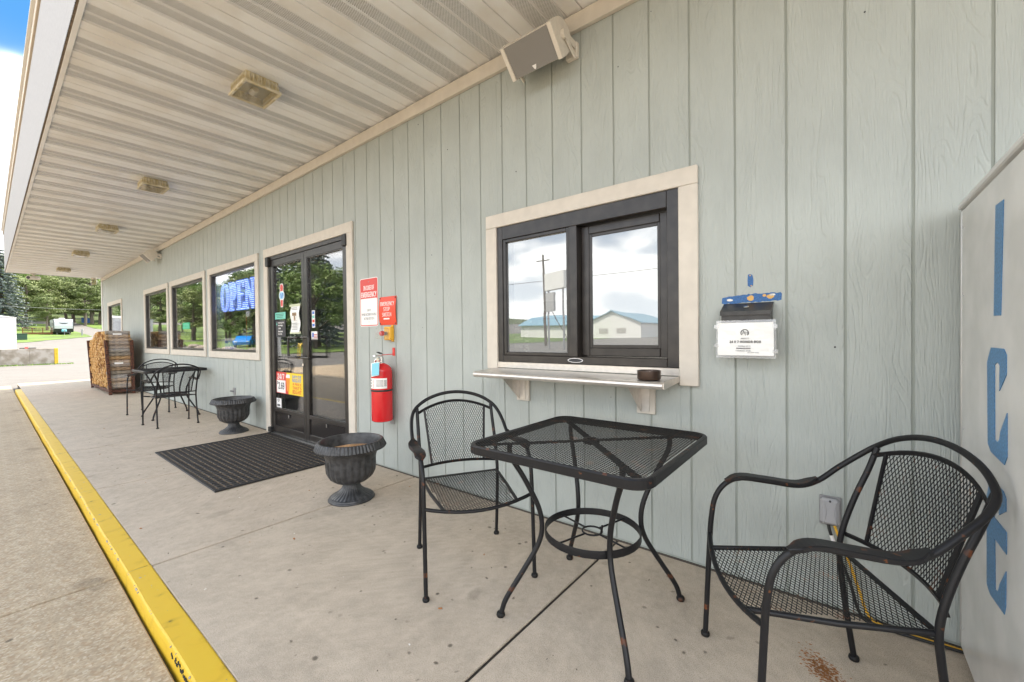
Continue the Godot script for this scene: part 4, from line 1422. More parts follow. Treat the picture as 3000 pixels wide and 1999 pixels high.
func make_speakers() -> void:
	var s := thing("loudspeaker", "large off white loudspeaker with grey grille above the service window", "speaker", Vector3(-1.415, 2.806, 0.222), 0.0, "porch loudspeakers")
	# local frame: n looks out and down, t up along the grille
	var n := Vector3(0, -0.70, 0.714).normalized()
	var t := Vector3(0, 0.714, 0.70).normalized()
	var B := Basis(Vector3.RIGHT, t, n)
	# cabinet: D-shaped section swept along x
	var sec := PackedVector2Array()
	for q in [[0.0, 0.088], [-0.05, 0.092], [-0.11, 0.086], [-0.16, 0.066], [-0.185, 0.03], [-0.19, 0.0], [-0.185, -0.03], [-0.16, -0.066], [-0.11, -0.086], [-0.05, -0.092], [0.0, -0.088]]:
		sec.append(Vector2(q[0], q[1]))
	# section axes: x -> n (depth), y -> t ; swept along world x
	var TB := Transform3D(Basis(n, t, n.cross(t)), Vector3.ZERO)
	part("cabinet", mb().prism(sec, -0.152, 0.152, TB), M.off_white, s)
	var capsec := PackedVector2Array()
	for q in sec:
		capsec.append(Vector2(q.x * 1.0 + 0.006, q.y * 1.05))
	part("end_cap", mb().prism(capsec, -0.178, -0.1525, TB), M.off_white, s)
	part("end_cap", mb().prism(capsec, 0.1525, 0.178, TB), M.off_white, s)
	# bowed grille
	var g := mb()
	for k in 10:
		var a := lerpf(-0.150, 0.150, k / 10.0)
		var b := lerpf(-0.150, 0.150, (k + 1) / 10.0)
		var za := 0.010 - 0.35 * a * a
		var zb := 0.010 - 0.35 * b * b
		g.quad(B * Vector3(a, -0.086, za), B * Vector3(b, -0.086, zb), B * Vector3(b, 0.086, zb), B * Vector3(a, 0.086, za), n)
	var gl := part("grille", g, M.grille, s)
	var bd := PackedVector2Array([Vector2(-0.014, 0.008), Vector2(0.014, 0.008), Vector2(0.006, -0.012), Vector2(0.0, -0.016), Vector2(-0.006, -0.012)])
	part("badge", mb().prism(bd, 0.0, 0.003, Transform3D(B, B * Vector3(0.0, -0.066, 0.0105))), M.sign_white, gl)
	# bracket arms to the wall
	for e in [-1.0, 1.0]:
		var x: float = 0.186 * e
		part("pivot_knob", mb().tube([B * Vector3(0.178 * e, 0.0, -0.085), B * Vector3(0.200 * e, 0.0, -0.085)], 0.026, 16), M.off_white, s)
		part("bracket_arm", mb().bar(Vector3(x, 0.07, -0.062), Vector3(x, 0.065, -0.19), 0.010, 0.040, Vector3.UP, 0.003), M.off_white, s)
		part("bracket_arm", mb().bar(Vector3(x, 0.055, -0.075), Vector3(x, -0.005, -0.19), 0.009, 0.030, Vector3.UP, 0.003), M.off_white, s)
	part("bracket_plate", mb().between(Vector3(0.12, 0.0, -0.2215), Vector3(0.195, 0.09, -0.190), 0.004), M.off_white, s)
	copy(s, Vector3(-10.85, 2.80, 0.222), 0.0, "off white loudspeaker mounted farther along, over the gap of two windows")

func make_soffit_end() -> void:
	var c := thing("security_camera", "small grey bullet camera hanging under the soffit end", "camera", Vector3(-17.75, SOFFIT, 1.36))
	part("base", mb().tube([Vector3(0, 0, 0), Vector3(0, -0.03, 0)], 0.055, 16), M.off_white, c)
	part("stem", mb().tube([Vector3(0, -0.03, 0), Vector3(0, -0.08, 0)], 0.02, 10), M.off_white, c)
	part("barrel", mb().tube([Vector3(-0.14, -0.10, -0.10), Vector3(0.10, -0.125, 0.10)], 0.055, 16), M.off_white, c)
	part("eye", mb().tube([Vector3(0.098, -0.125, 0.098), Vector3(0.106, -0.126, 0.105)], 0.042, 16), M.ink, c)
	var g := thing("jar_lamp", "clear jar lamp hanging at the corner board under the soffit", "lamp", Vector3(-17.72, SOFFIT, 0.16))
	part("base", mb().lathe([Vector2(0.001, 0.0), Vector2(0.06, 0.0), Vector2(0.062, -0.035), Vector2(0.045, -0.045)], 18), M.off_white, g)
	part("jar", mb().lathe([Vector2(0.045, -0.045), Vector2(0.068, -0.07), Vector2(0.070, -0.16), Vector2(0.055, -0.20), Vector2(0.001, -0.21)], 18), M.lens, g)

func plate(called: String, x0: float, x1: float, y0: float, y1: float, r: float, z0: float, z1: float, mat: Material, parent: Node3D) -> MeshInstance3D:
	var poly := PackedVector2Array()
	for q in 4:
		var cx: float = [x1 - r, x0 + r, x0 + r, x1 - r][q]
		var cy: float = [y1 - r, y1 - r, y0 + r, y0 + r][q]
		var n := 6 if r > 0.004 else 1
		for k in n + 1:
			var an := PI * 0.5 * q + PI * 0.5 * k / n
			var p := Vector2(cx + cos(an) * r, cy + sin(an) * r)
			if poly.is_empty() or poly[poly.size() - 1].distance_to(p) > 1e-5:
				poly.append(p)
	return part(called, mb().prism(poly, z0, z1), mat, parent)

func make_wall_things() -> void:
	# emergency sign
	var s := thing("emergency_sign", "white sign with red header telling what to do in an emergency", "sign", Vector3(-3.437, 1.497, 0.002))
	plate("panel", -0.146, 0.146, -0.224, 0.224, 0.024, 0.0, 0.002, M.sign_white, s)
	plate("border", -0.140, 0.140, -0.218, 0.218, 0.020, 0.002, 0.0024, M.sign_red, s)
	var fd := plate("field", -0.132, 0.132, -0.210, 0.036, 0.014, 0.0024, 0.0028, M.sign_white, s)
	letters("IN CASE OF", Vector3(0.0, 0.135, 0.0025), 0.17, 0.042, M.sign_white, s)
	letters("EMERGENCY", Vector3(0.0, 0.072, 0.0025), 0.245, 0.048, M.sign_white, s)
	letters("Call 911", Vector3(0.0, -0.072, 0.0029), 0.06, 0.022, M.ink, fd, false)
	letters("REPORT ACCIDENT OR SPILLS", Vector3(0.0, -0.112, 0.0029), 0.235, 0.022, M.ink, fd, false)
	letters("417-858-2927 EXT 6", Vector3(0.0, -0.150, 0.0029), 0.165, 0.022, M.ink, fd, false)
	for y in [0.190, -0.182]:
		part("screw", mb().tube([Vector3(0, y, 0.002), Vector3(0, y, 0.005)], 0.004, 10), M.grey_metal, s)
	# stop switch plate, bowed
	var e := thing("stop_switch_sign", "bowed orange red plate reading emergency stop switch", "sign", Vector3(-3.14, 1.405, 0.002))
	var pb := mb()
	var bow := func(y: float) -> float:
		return 0.004 + 0.012 * (1.0 - pow(absf(y) / 0.125, 2.0))
	for k in 12:
		var y0 := lerpf(-0.125, 0.125, k / 12.0)
		var y1 := lerpf(-0.125, 0.125, (k + 1) / 12.0)
		pb.quad(Vector3(-0.122, y0, bow.call(y0)), Vector3(0.122, y0, bow.call(y0)), Vector3(0.122, y1, bow.call(y1)), Vector3(-0.122, y1, bow.call(y1)), Vector3(0, 0, 1))
		for x in [-0.122, 0.122]:
			pb.quad(Vector3(x, y0, bow.call(y0) - 0.003), Vector3(x, y0, bow.call(y0)), Vector3(x, y1, bow.call(y1)), Vector3(x, y1, bow.call(y1) - 0.003), Vector3(signf(x), 0, 0))
	var ep := part("panel", pb, M.orange_red, e)
	letters("EMERGENCY", Vector3(0.0, 0.062, bow.call(0.062)), 0.20, 0.034, M.sign_white, ep, false, false, Basis.IDENTITY, 0.003)
	letters("STOP", Vector3(-0.006, 0.015, bow.call(0.015)), 0.092, 0.034, M.sign_white, ep, false, false, Basis.IDENTITY, 0.003)
	letters("SWITCH", Vector3(-0.006, -0.033, bow.call(-0.033)), 0.132, 0.034, M.sign_white, ep, false, false, Basis.IDENTITY, 0.003)
	part("sticker", mb().box(Vector3(-0.012, -0.070, bow.call(-0.07)), Vector3(0.085, 0.012, 0.003)), M.sign_white, e)
	for q in [[-0.112, 0.112], [0.112, 0.112], [-0.112, -0.112], [0.112, -0.112]]:
		part("screw", mb().tube([Vector3(q[0], q[1], 0.0), Vector3(q[0], q[1], 0.011)], 0.006, 10), M.ink, e)
	# stop button: yellow back box, clear cover, red mushroom
	var b := thing("stop_button", "yellow stop button box with a clear cover below the orange plate", "switch", Vector3(-3.115, 1.205, 0.002))
	part("back_box", mb().between(Vector3(-0.035, -0.058, 0.0), Vector3(0.055, 0.058, 0.045), 0.005), M.switch_yellow, b)
	part("cover", mb().between(Vector3(-0.036, -0.046, 0.046), Vector3(0.056, 0.046, 0.135), 0.006), M.clear, b)
	part("collar", mb().tube([Vector3(0.01, 0.0, 0.046), Vector3(0.01, 0.0, 0.085)], 0.016, 16), M.grey_metal, b)
	part("button", mb().tube([Vector3(0.01, 0.0, 0.085), Vector3(0.01, 0.0, 0.105), Vector3(0.01, 0.0, 0.112)], [0.022, 0.022, 0.015], 18), M.sign_red, b)
	for y in [-0.065, 0.065]:
		part("tab", mb().box(Vector3(0.04, y, 0.008), Vector3(0.028, 0.014, 0.014), 0.003), M.switch_yellow, b)
	# extinguisher
	var x := thing("fire_extinguisher", "red fire extinguisher with a blue tag hanging beside the doors", "extinguisher", Vector3(-3.105, 0.455, 0.105))
	var R := 0.088
	part("cylinder", mb().lathe([Vector2(0.001, 0.006), Vector2(R - 0.012, 0.0), Vector2(R, 0.010), Vector2(R, 0.425), Vector2(R - 0.006, 0.452), Vector2(R - 0.026, 0.476), Vector2(0.032, 0.492), Vector2(0.022, 0.497), Vector2(0.001, 0.498)], 40), M.ext_red, x)
	part("band", mb().lathe([Vector2(R + 0.0008, 0.258), Vector2(R + 0.003, 0.260), Vector2(R + 0.003, 0.272), Vector2(R + 0.0008, 0.274)], 40), M.cord_black, x)
	var arc := func(a0: float, a1: float, y0: float, y1: float, lift: float) -> MB:
		var q := mb()
		for k in 14:
			var a := lerpf(a0, a1, k / 14.0)
			var c := lerpf(a0, a1, (k + 1) / 14.0)
			var rr := R + lift
			q.quad(Vector3(cos(a) * rr, y0, sin(a) * rr), Vector3(cos(c) * rr, y0, sin(c) * rr), Vector3(cos(c) * rr, y1, sin(c) * rr), Vector3(cos(a) * rr, y1, sin(a) * rr), Vector3(cos(a), 0, sin(a)))
		return q
	var il := part("instruction_label", arc.call(0.1, 2.4, 0.285, 0.372, 0.0006), M.sign_white, x)
	for k in 6:
		part("print_line", arc.call(0.45, 1.15, 0.352 - k * 0.010, 0.356 - k * 0.010, 0.0010), M.grey_ink, il)
		part("print_line", arc.call(1.44, 1.54, 0.355 - k * 0.012, 0.362 - k * 0.012, 0.0010), M.sign_red, il)
		part("print_line", arc.call(0.14, 0.38, 0.350 - k * 0.009, 0.354 - k * 0.009, 0.0010), M.ink, il)
	for k in 3:
		part("print_line", arc.call(1.75, 2.2, 0.30 + k * 0.024, 0.312 + k * 0.024, 0.0010), M.grey_ink, il)
	part("valve", mb().tube([Vector3(0, 0.496, 0), Vector3(0, 0.545, 0)], [0.024, 0.02], 14), M.chrome, x)
	part("lever", mb().bar(Vector3(-0.02, 0.556, -0.02), Vector3(0.02, 0.562, 0.085), 0.022, 0.008), M.chrome, x)
	part("lever", mb().bar(Vector3(-0.02, 0.574, -0.015), Vector3(0.045, 0.592, 0.065), 0.022, 0.007), M.cord_black, x)
	part("gauge", mb().tube([Vector3(0, 0.527, 0.02), Vector3(0, 0.527, 0.038)], 0.018, 16), M.chrome, x)
	part("nozzle", mb().tube(spline([Vector3(-0.015, 0.53, 0.0), Vector3(-0.05, 0.525, 0.02), Vector3(-0.062, 0.48, 0.03), Vector3(-0.04, 0.455, 0.06)], 5), 0.009, 10), M.chrome, x)
	part("bracket", mb().between(Vector3(0.02, 0.555, -0.103), Vector3(0.052, 0.625, -0.098)), M.sign_red, x)
	part("bracket", mb().bar(Vector3(0.036, 0.57, -0.10), Vector3(0.01, 0.566, 0.0), 0.012, 0.006), M.sign_red, x)
	part("hanger_plate", mb().between(Vector3(-0.03, -0.045, -0.103), Vector3(0.03, 0.03, -0.096), 0.002), M.grey_metal, x)
	var tg := part("tag", mb().box(Vector3.ZERO, Vector3(0.078, 0.105, 0.0012)), M.tag_blue, x)
	tg.transform = Transform3D(Basis.from_euler(Vector3(-0.20, 0.25, 0.13)), Vector3(0.040, 0.450, 0.086))
	var tg2 := part("tag_back", mb().box(Vector3.ZERO, Vector3(0.082, 0.115, 0.0010)), M.sign_white, x)
	tg2.transform = Transform3D(Basis.from_euler(Vector3(-0.20, 0.25, 0.20)), Vector3(0.030, 0.449, 0.084))
	# honour box
	var h := thing("honor_box", "black steel payment box with a white price card taped to its front", "box", Vector3(-0.347, 1.20, 0.0015))
	var hb := PackedVector2Array([Vector2(0.0, -0.09), Vector2(0.078, -0.09), Vector2(0.078, 0.066), Vector2(0.0, 0.105)])
	var HT := Transform3D(Basis(Vector3(0, 0, 1), Vector3(0, 1, 0), Vector3(-1, 0, 0)), Vector3.ZERO)
	part("body", mb().prism(hb, -0.098, 0.098, HT), M.box_black, h)
	var lid := PackedVector2Array([Vector2(0.0, 0.106), Vector2(0.084, 0.067), Vector2(0.084, 0.052), Vector2(0.088, 0.052), Vector2(0.088, 0.070), Vector2(0.0, 0.111)])
	part("lid", mb().prism(lid, -0.102, 0.102, HT), M.box_black, h)
	part("slot", mb().between(Vector3(-0.020, 0.026, 0.0782), Vector3(0.020, 0.034, 0.0795)), M.ink, h)
	var lc := part("lock", mb().lathe([Vector2(0.001, 0.002), Vector2(0.009, 0.002), Vector2(0.0115, 0.0)], 16), M.chrome, h)
	lc.transform = Transform3D(Basis.from_euler(Vector3(0.43, 0, 0)), Vector3(0.0, 0.0915, 0.046))
	# card in its sleeve
	var cd := mb()
	var cw := FastNoiseLite.new(); cw.seed = 4; cw.frequency = 9.0
	var cz := func(xx: float, yy: float) -> float:
		return 0.0865 + 0.004 * cw.get_noise_2d(xx, yy)
	for i in 12:
		for j in 8:
			var q := []
			for o in [[i, j], [i + 1, j], [i + 1, j + 1], [i, j + 1]]:
				var xx := lerpf(-0.112, 0.111, o[0] / 12.0)
				var yy := lerpf(-0.130, 0.018, o[1] / 8.0)
				q.append(Vector3(xx, yy, cz.call(xx, yy)))
			cd.quad(q[0], q[1], q[2], q[3], Vector3(0, 0, 1))
	var card := part("price_card", cd, M.paper, h)
	plate("plastic_sleeve", -0.120, 0.119, -0.142, 0.030, 0.002, 0.0795, 0.0805, M.film, h)
	for q in [[-0.117, 0.002], [-0.118, -0.085], [0.116, 0.0], [0.117, -0.11]]:
		part("tape", mb().box(Vector3(q[0], q[1], 0.0895), Vector3(0.020, 0.016, 0.0006)), M.film, h)
	var zz := 0.0895
	# circle emblem with the letters A 71
	var em := mb()
	var cc := Vector3(0.0, -0.028, zz)
	for k in 26:
		var a := lerpf(-0.62, PI + 0.62, k / 26.0)
		var b2 := lerpf(-0.62, PI + 0.62, (k + 1) / 26.0)
		em.quad(cc + Vector3(cos(a), sin(a), 0) * 0.0132, cc + Vector3(cos(b2), sin(b2), 0) * 0.0132, cc + Vector3(cos(b2), sin(b2), 0) * 0.0168, cc + Vector3(cos(a), sin(a), 0) * 0.0168, Vector3(0, 0, 1))
	part("emblem", em, M.ink, card)
	letters("A", Vector3(-0.004, -0.026, zz), 0.013, 0.018, M.ink, card, false)
	letters("71", Vector3(0.006, -0.032, zz), 0.011, 0.017, M.ink, card, false)
	letters("AREA71", Vector3(0.0, -0.053, zz), 0.032, 0.0055, M.ink, card, false)
	letters("24 X 7 HONOR BOX", Vector3(0.001, -0.068, zz), 0.126, 0.0105, M.ink, card)
	letters("ICE BAG  $2.75", Vector3(-0.002, -0.0875, zz), 0.049, 0.0055, M.ink, card, false)
	letters("ICE BLOCK  $2.75", Vector3(-0.006, -0.0975, zz), 0.057, 0.0055, M.ink, card, false)
	part("strike", mb().box(Vector3(-0.006, -0.0975, zz + 0.0008), Vector3(0.058, 0.0022, 0.0004)), M.ink, card)
	letters("FIREWOOD  $7.50", Vector3(-0.007, -0.1085, zz), 0.059, 0.0055, M.ink, card, false)
	letters("$5 cash only", Vector3(0.033, -0.1165, zz), 0.045, 0.006, M.grey_ink, card, false)
	# old blue paint left bare on the wall
	var wall: Node3D = shop.get_node("wall")
	var r := RandomNumberGenerator.new(); r.seed = 12
	var strip := PackedVector2Array()
	for k in 33:
		var t := k / 32.0
		strip.append(Vector2(lerpf(-0.459, -0.222, t), lerpf(1.312, 1.315, t) + r.randf_range(-0.002, 0.003)))
	strip.append(Vector2(-0.216, 1.318)); strip.append(Vector2(-0.214, 1.346))
	for k in range(32, -1, -1):
		var t := k / 32.0
		strip.append(Vector2(lerpf(-0.457, -0.218, t), lerpf(1.340, 1.349, t) + 0.006 * sin(t * PI) + r.randf_range(-0.001, 0.004)))
	part("paint_patch", mb().prism(strip, 0.0003, 0.0009), M.blue_paint, wall)
	var dab := PackedVector2Array([Vector2(-0.348, 1.391), Vector2(-0.337, 1.383), Vector2(-0.326, 1.392), Vector2(-0.325, 1.420), Vector2(-0.329, 1.440), Vector2(-0.338, 1.445), Vector2(-0.347, 1.443), Vector2(-0.349, 1.415)])
	part("paint_patch", mb().prism(dab, 0.0003, 0.0009), M.blue_paint, wall)
	for q in [[-0.337, 1.333, 0.015, 0.012, M.bare_wood], [-0.258, 1.336, 0.016, 0.010, M.bare_wood], [-0.424, 1.329, 0.013, 0.006, M.chip_white], [-0.250, 1.343, 0.012, 0.005, M.chip_white], [-0.281, 1.342, 0.008, 0.006, M.bare_wood], [-0.338, 1.438, 0.003, 0.003, M.bare_wood], [-0.334, 1.390, 0.003, 0.003, M.bare_wood]]:
		var pg := PackedVector2Array()
		for k in 14:
			var j := r.randf_range(0.85, 1.12)
			pg.append(Vector2(q[0] + cos(TAU * k / 14) * q[2] * j, q[1] + sin(TAU * k / 14) * q[3] * j))
		part("paint_chip", mb().prism(pg, 0.0009, 0.0013), q[4], wall)
	# outlet with cords
	var o := thing("outlet_cover", "grey weatherproof outlet cover low on the siding", "outlet", Vector3(-0.044, 0.416, 0.001))
	part("gasket", mb().between(Vector3(-0.037, -0.062, 0.0), Vector3(0.037, 0.062, 0.008), 0.002), M.grey_metal, o)
	part("cover", mb().between(Vector3(-0.034, -0.052, 0.008), Vector3(0.031, 0.057, 0.034), 0.010), M.outlet, o)
	for e2 in [-1.0, 1.0]:
		part("rib", mb().tube(spline([Vector3(0.020 * e2, 0.045, 0.033), Vector3(0.013 * e2, 0.0, 0.035), Vector3(0.022 * e2, -0.045, 0.033)], 5), 0.0022, 6), M.outlet, o)
	part("hinge_screw", mb().tube([Vector3(0.0, 0.048, 0.030), Vector3(0.0, 0.048, 0.0355)], 0.004, 10), M.ink, o)
	var c1 := part(numbered("extension_cord"), mb().tube(spline([Vector3(-0.030, 0.362, 0.022), Vector3(-0.012, 0.31, 0.026), Vector3(0.02, 0.22, 0.03), Vector3(0.05, 0.12, 0.03), Vector3(0.08, 0.03, 0.03), Vector3(0.14, 0.008, 0.03), Vector3(0.30, 0.008, 0.026), Vector3(0.5, 0.008, 0.02)], 6), 0.0052, 8), M.cord_yellow, self)
	tag(c1, "yellow extension cord running from the outlet down to the freezer", "cord")
	var c2 := thing("power_cable", "black power cable with a white tag hanging from the outlet", "cord")
	part("cable", mb().tube(spline([Vector3(-0.050, 0.362, 0.024), Vector3(-0.043, 0.33, 0.028), Vector3(-0.02, 0.26, 0.034), Vector3(0.02, 0.15, 0.04), Vector3(0.05, 0.04, 0.042), Vector3(0.10, 0.009, 0.042), Vector3(0.32, 0.009, 0.038), Vector3(0.5, 0.009, 0.034)], 6), 0.006, 8), M.cord_black, c2)
	part("cord_tag", mb().tube([Vector3(-0.0405, 0.322, 0.029), Vector3(-0.031, 0.292, 0.032)], 0.0072, 8), M.sign_white, c2)
	# small plate by the lesser urn
	var sp := thing("hose_bib_plate", "small galvanised plate on the siding behind the smaller urn", "plate", Vector3(-6.86, 0.42, 0.001))
	part("plate", mb().between(Vector3(-0.04, -0.05, 0.0), Vector3(0.04, 0.05, 0.012), 0.003), M.grey_metal, sp)
	part("lever", mb().bar(Vector3(0, 0.0, 0.012), Vector3(0.0, 0.01, 0.06), 0.02, 0.02), M.grey_metal, sp)
	# steel shelf below the service window, with a cup
	var sh := thing("steel_shelf", "stainless steel counter shelf on brackets under the service window", "shelf")
	var sp2 := PackedVector2Array()
	for q in [[0.026, 0.952], [0.245, 0.947], [0.258, 0.944], [0.266, 0.936], [0.268, 0.926], [0.264, 0.916], [0.254, 0.910], [0.242, 0.910], [0.242, 0.913], [0.252, 0.914], [0.260, 0.919], [0.263, 0.926], [0.261, 0.934], [0.254, 0.940], [0.245, 0.943], [0.026, 0.948]]:
		sp2.append(Vector2(q[0], q[1]))
	var ST := Transform3D(Basis(Vector3(0, 0, 1), Vector3(0, 1, 0), Vector3(-1, 0, 0)), Vector3.ZERO)
	part("top", mb().prism(sp2, 0.658, 1.868, ST), M.steel, sh)
	part("end_plate", mb().prism(PackedVector2Array([Vector2(0.026, 0.955), Vector2(0.245, 0.950), Vector2(0.262, 0.94), Vector2(0.262, 0.915), Vector2(0.240, 0.912), Vector2(0.026, 0.925)]), 0.652, 0.657, ST), M.steel, sh)
	for bx in [-1.66, -0.835]:
		part("backing_plate", mb().between(Vector3(bx - 0.045, 0.745, 0.001), Vector3(bx + 0.055, 0.945, 0.020), 0.002), M.trim, sh)
		var tr := PackedVector2Array([Vector2(0.021, 0.9435), Vector2(0.225, 0.9395), Vector2(0.225, 0.930), Vector2(0.030, 0.757), Vector2(0.021, 0.757)])
		part("bracket", mb().prism(tr, -bx + 0.018, -bx + 0.022, ST), M.steel, sh)
		part("bracket", mb().between(Vector3(bx - 0.018, 0.757, 0.0205), Vector3(bx + 0.026, 0.940, 0.024)), M.steel, sh)
	var cup := thing("ashtray", "dark brown round ashtray standing on the steel shelf", "ashtray", Vector3(-0.742, 0.9495, 0.205))
	part("bowl", mb().lathe([Vector2(0.001, 0.0), Vector2(0.050, 0.0), Vector2(0.055, 0.006), Vector2(0.056, 0.044), Vector2(0.053, 0.046), Vector2(0.050, 0.042), Vector2(0.049, 0.012), Vector2(0.001, 0.010)], 32), M.cup, cup)

# things stuck to the doors or standing behind the glass; x and y as measured on the pane
func gx(x: float) -> float: return x * 0.982
func gy(y: float) -> float: return 1.1712 + (y - 1.1712) * 0.982

func make_door_things() -> void:
	var z := -0.0175
	var p := thing("price_poster", "red and yellow drink price poster on the glass door", "poster", Vector3((gx(-5.602) + gx(-4.869)) / 2, (gy(0.756) + gy(0.494)) / 2, z))
	var w := 0.715
	var h := 0.257
	plate("sheet", -w / 2, w / 2, -h / 2, h / 2, 0.002, 0.0, 0.001, M.sign_red, p)
	plate("price_field", -w / 2 + 0.006, -w / 2 + 0.245, -h / 2 + 0.006, 0.030, 0.002, 0.001, 0.0014, M.sign_white, p)
	part("yellow_field", mb().prism(PackedVector2Array([Vector2(-0.03, -h / 2 + 0.001), Vector2(w / 2 - 0.001, -h / 2 + 0.001), Vector2(w / 2 - 0.001, h / 2 - 0.001), Vector2(-0.08, h / 2 - 0.001)]), 0.001, 0.0014), M.sign_yellow, p)
	letters("24/7", Vector3(-0.235, 0.075, 0.0015), 0.19, 0.066, M.sign_white, p)
	letters("$", Vector3(-0.325, -0.005, 0.0015), 0.028, 0.045, M.ink, p)
	letters("2.69", Vector3(-0.225, -0.038, 0.0015), 0.16, 0.085, M.ink, p)
	part("drink_cup", mb().prism(PackedVector2Array([Vector2(-0.075, -0.095), Vector2(-0.012, -0.095), Vector2(0.008, 0.065), Vector2(-0.095, 0.065)]), 0.0014, 0.002), flat(0.75, 0.26, 0.03, 0.4), p)
	part("cup_lid", mb().prism(PackedVector2Array([Vector2(-0.098, 0.065), Vector2(0.011, 0.065), Vector2(0.0, 0.108), Vector2(-0.085, 0.108)]), 0.0014, 0.002), M.sign_white, p)
	letters("DAY OR", Vector3(0.185, 0.088, 0.0015), 0.22, 0.034, M.sign_blue, p)
	letters("NIGHT", Vector3(0.185, 0.045, 0.0015), 0.22, 0.040, M.sign_blue, p)
	letters("A PRICE", Vector3(0.185, 0.0, 0.0015), 0.22, 0.030, M.sign_red, p)
	letters("THAT'S", Vector3(0.185, -0.043, 0.0015), 0.22, 0.036, M.sign_red, p)
	letters("RIGHT", Vector3(0.185, -0.09, 0.0015), 0.22, 0.044, M.sign_red, p)
	var t := thing("teal_notice", "teal paper notice on the glass door above a black one", "notice", Vector3(gx(-5.472), gy(1.4535), z))
	plate("sheet", -0.155, 0.155, -0.041, 0.041, 0.002, 0.0, 0.001, M.teal, t)
	for k in 3:
		part("print_line", mb().box(Vector3(0, 0.018 - k * 0.018, 0.0012), Vector3(0.22 - k * 0.03, 0.006, 0.0004)), M.utility_green, t)
	var s := thing("smoking_notice", "black notice with white words about smoking on the glass door", "notice", Vector3(gx(-5.46), gy(1.2935), z))
	plate("sheet", -0.138, 0.138, -0.101, 0.101, 0.002, 0.0, 0.001, M.ink, s)
	var rows := ["Smoking kills,", "on average,", "1,200", "Americans.", "Every day."]
	for k in 5:
		var lw: float = [0.17, 0.13, 0.07, 0.13, 0.11][k]
		letters(rows[k], Vector3(-0.065 + lw / 2, 0.070 - k * 0.034, 0.0012), lw, 0.022, M.sign_white, s)
	part("star", mb().prism(PackedVector2Array([Vector2(-0.12, 0.05), Vector2(-0.108, 0.062), Vector2(-0.104, 0.082), Vector2(-0.096, 0.064), Vector2(-0.08, 0.058), Vector2(-0.094, 0.048), Vector2(-0.10, 0.03), Vector2(-0.106, 0.046)]), 0.001, 0.0014), M.teal, s)
	var n := thing("taped_notice", "curled white paper notice taped to the glass door beside the handle", "notice", Vector3(gx(-5.04), gy(1.40), z))
	var pb := mb()
	for k in 14:
		var y0 := lerpf(-0.155, 0.155, k / 14.0)
		var y1 := lerpf(-0.155, 0.155, (k + 1) / 14.0)
		var f := func(y: float) -> float: return 0.010 + 0.008 * sin(y * 28.0)
		pb.quad(Vector3(-0.11, y0, f.call(y0)), Vector3(0.11, y0, f.call(y0)), Vector3(0.11, y1, f.call(y1)), Vector3(-0.11, y1, f.call(y1)), Vector3(0, 0, 1))
	part("sheet", pb, M.paper, n)
	for y in [-0.158, 0.158]:
		part("tape", mb().box(Vector3(0.0, y, 0.012), Vector3(0.27, 0.026, 0.0006)), flat(0.55, 0.58, 0.40, 0.4), n)
	part("emblem", mb().box(Vector3(0, 0.055, 0.0215), Vector3(0.10, 0.035, 0.0008)), M.bark[0], n)
	part("emblem", mb().box(Vector3(0, 0.012, 0.0205), Vector3(0.02, 0.06, 0.0008)), M.bark[1], n)
	for k in 7:
		part("print_line", mb().box(Vector3(0.0, [0.125, 0.108, -0.05, -0.068, -0.085, -0.103, -0.12][k], 0.0215), Vector3(0.15, 0.005, 0.0005)), M.grey_ink, n)
	var i := thing("ice_pop_sticker", "red white and blue ice pop sticker high on the glass door", "sticker", Vector3(gx(-5.41), gy(1.70), z))
	var outl := func(k: float, top := 1.0) -> PackedVector2Array:
		var o := PackedVector2Array()
		for q in [[-0.030, -0.140], [0.030, -0.140], [0.040, -0.062], [0.072, -0.020], [0.072, 0.020], [0.046, 0.055], [0.050, 0.11], [0.030, 0.142], [-0.030, 0.142], [-0.050, 0.11], [-0.046, 0.055], [-0.072, 0.020], [-0.072, -0.020], [-0.040, -0.062]]:
			o.append(Vector2(q[0] * k, q[1] * k * top))
		return o
	part("backing", mb().prism(outl.call(1.0), 0.0, 0.0008), M.sign_white, i)
	part("red_end", mb().prism(PackedVector2Array([Vector2(-0.036, 0.055), Vector2(0.036, 0.055), Vector2(0.040, 0.108), Vector2(0.024, 0.133), Vector2(-0.024, 0.133), Vector2(-0.040, 0.108)]), 0.0008, 0.0014), M.sign_red, i)
	part("blue_middle", mb().prism(PackedVector2Array([Vector2(-0.062, -0.018), Vector2(-0.03, -0.042), Vector2(0.03, -0.042), Vector2(0.062, -0.018), Vector2(0.062, 0.018), Vector2(0.03, 0.044), Vector2(-0.03, 0.044), Vector2(-0.062, 0.018)]), 0.0008, 0.0014), flat(0.35, 0.62, 0.80, 0.4), i)
	part("red_end", mb().prism(PackedVector2Array([Vector2(-0.024, -0.132), Vector2(0.024, -0.132), Vector2(0.032, -0.055), Vector2(-0.032, -0.055)]), 0.0008, 0.0014), M.sign_red, i)
	part("blue_stroke", mb().box(Vector3(-0.022, 0.0, 0.0016), Vector3(0.014, 0.062, 0.0006), 0.0, Basis(Vector3.BACK, 0.3)), M.sign_blue, i)
	part("blue_stroke", mb().box(Vector3(0.004, 0.0, 0.0016), Vector3(0.012, 0.062, 0.0006), 0.0, Basis(Vector3.BACK, -0.35)), M.sign_blue, i)
	part("blue_stroke", mb().box(Vector3(0.03, 0.0, 0.0016), Vector3(0.014, 0.062, 0.0006), 0.0, Basis(Vector3.BACK, 0.1)), M.sign_blue, i)
	var wf := thing("payment_sticker", "white contactless payment sticker low on the glass door", "sticker", Vector3(gx(-5.55), gy(0.36), z))
	plate("sheet", -0.076, 0.076, -0.064, 0.064, 0.004, 0.0, 0.001, M.sign_white, wf)
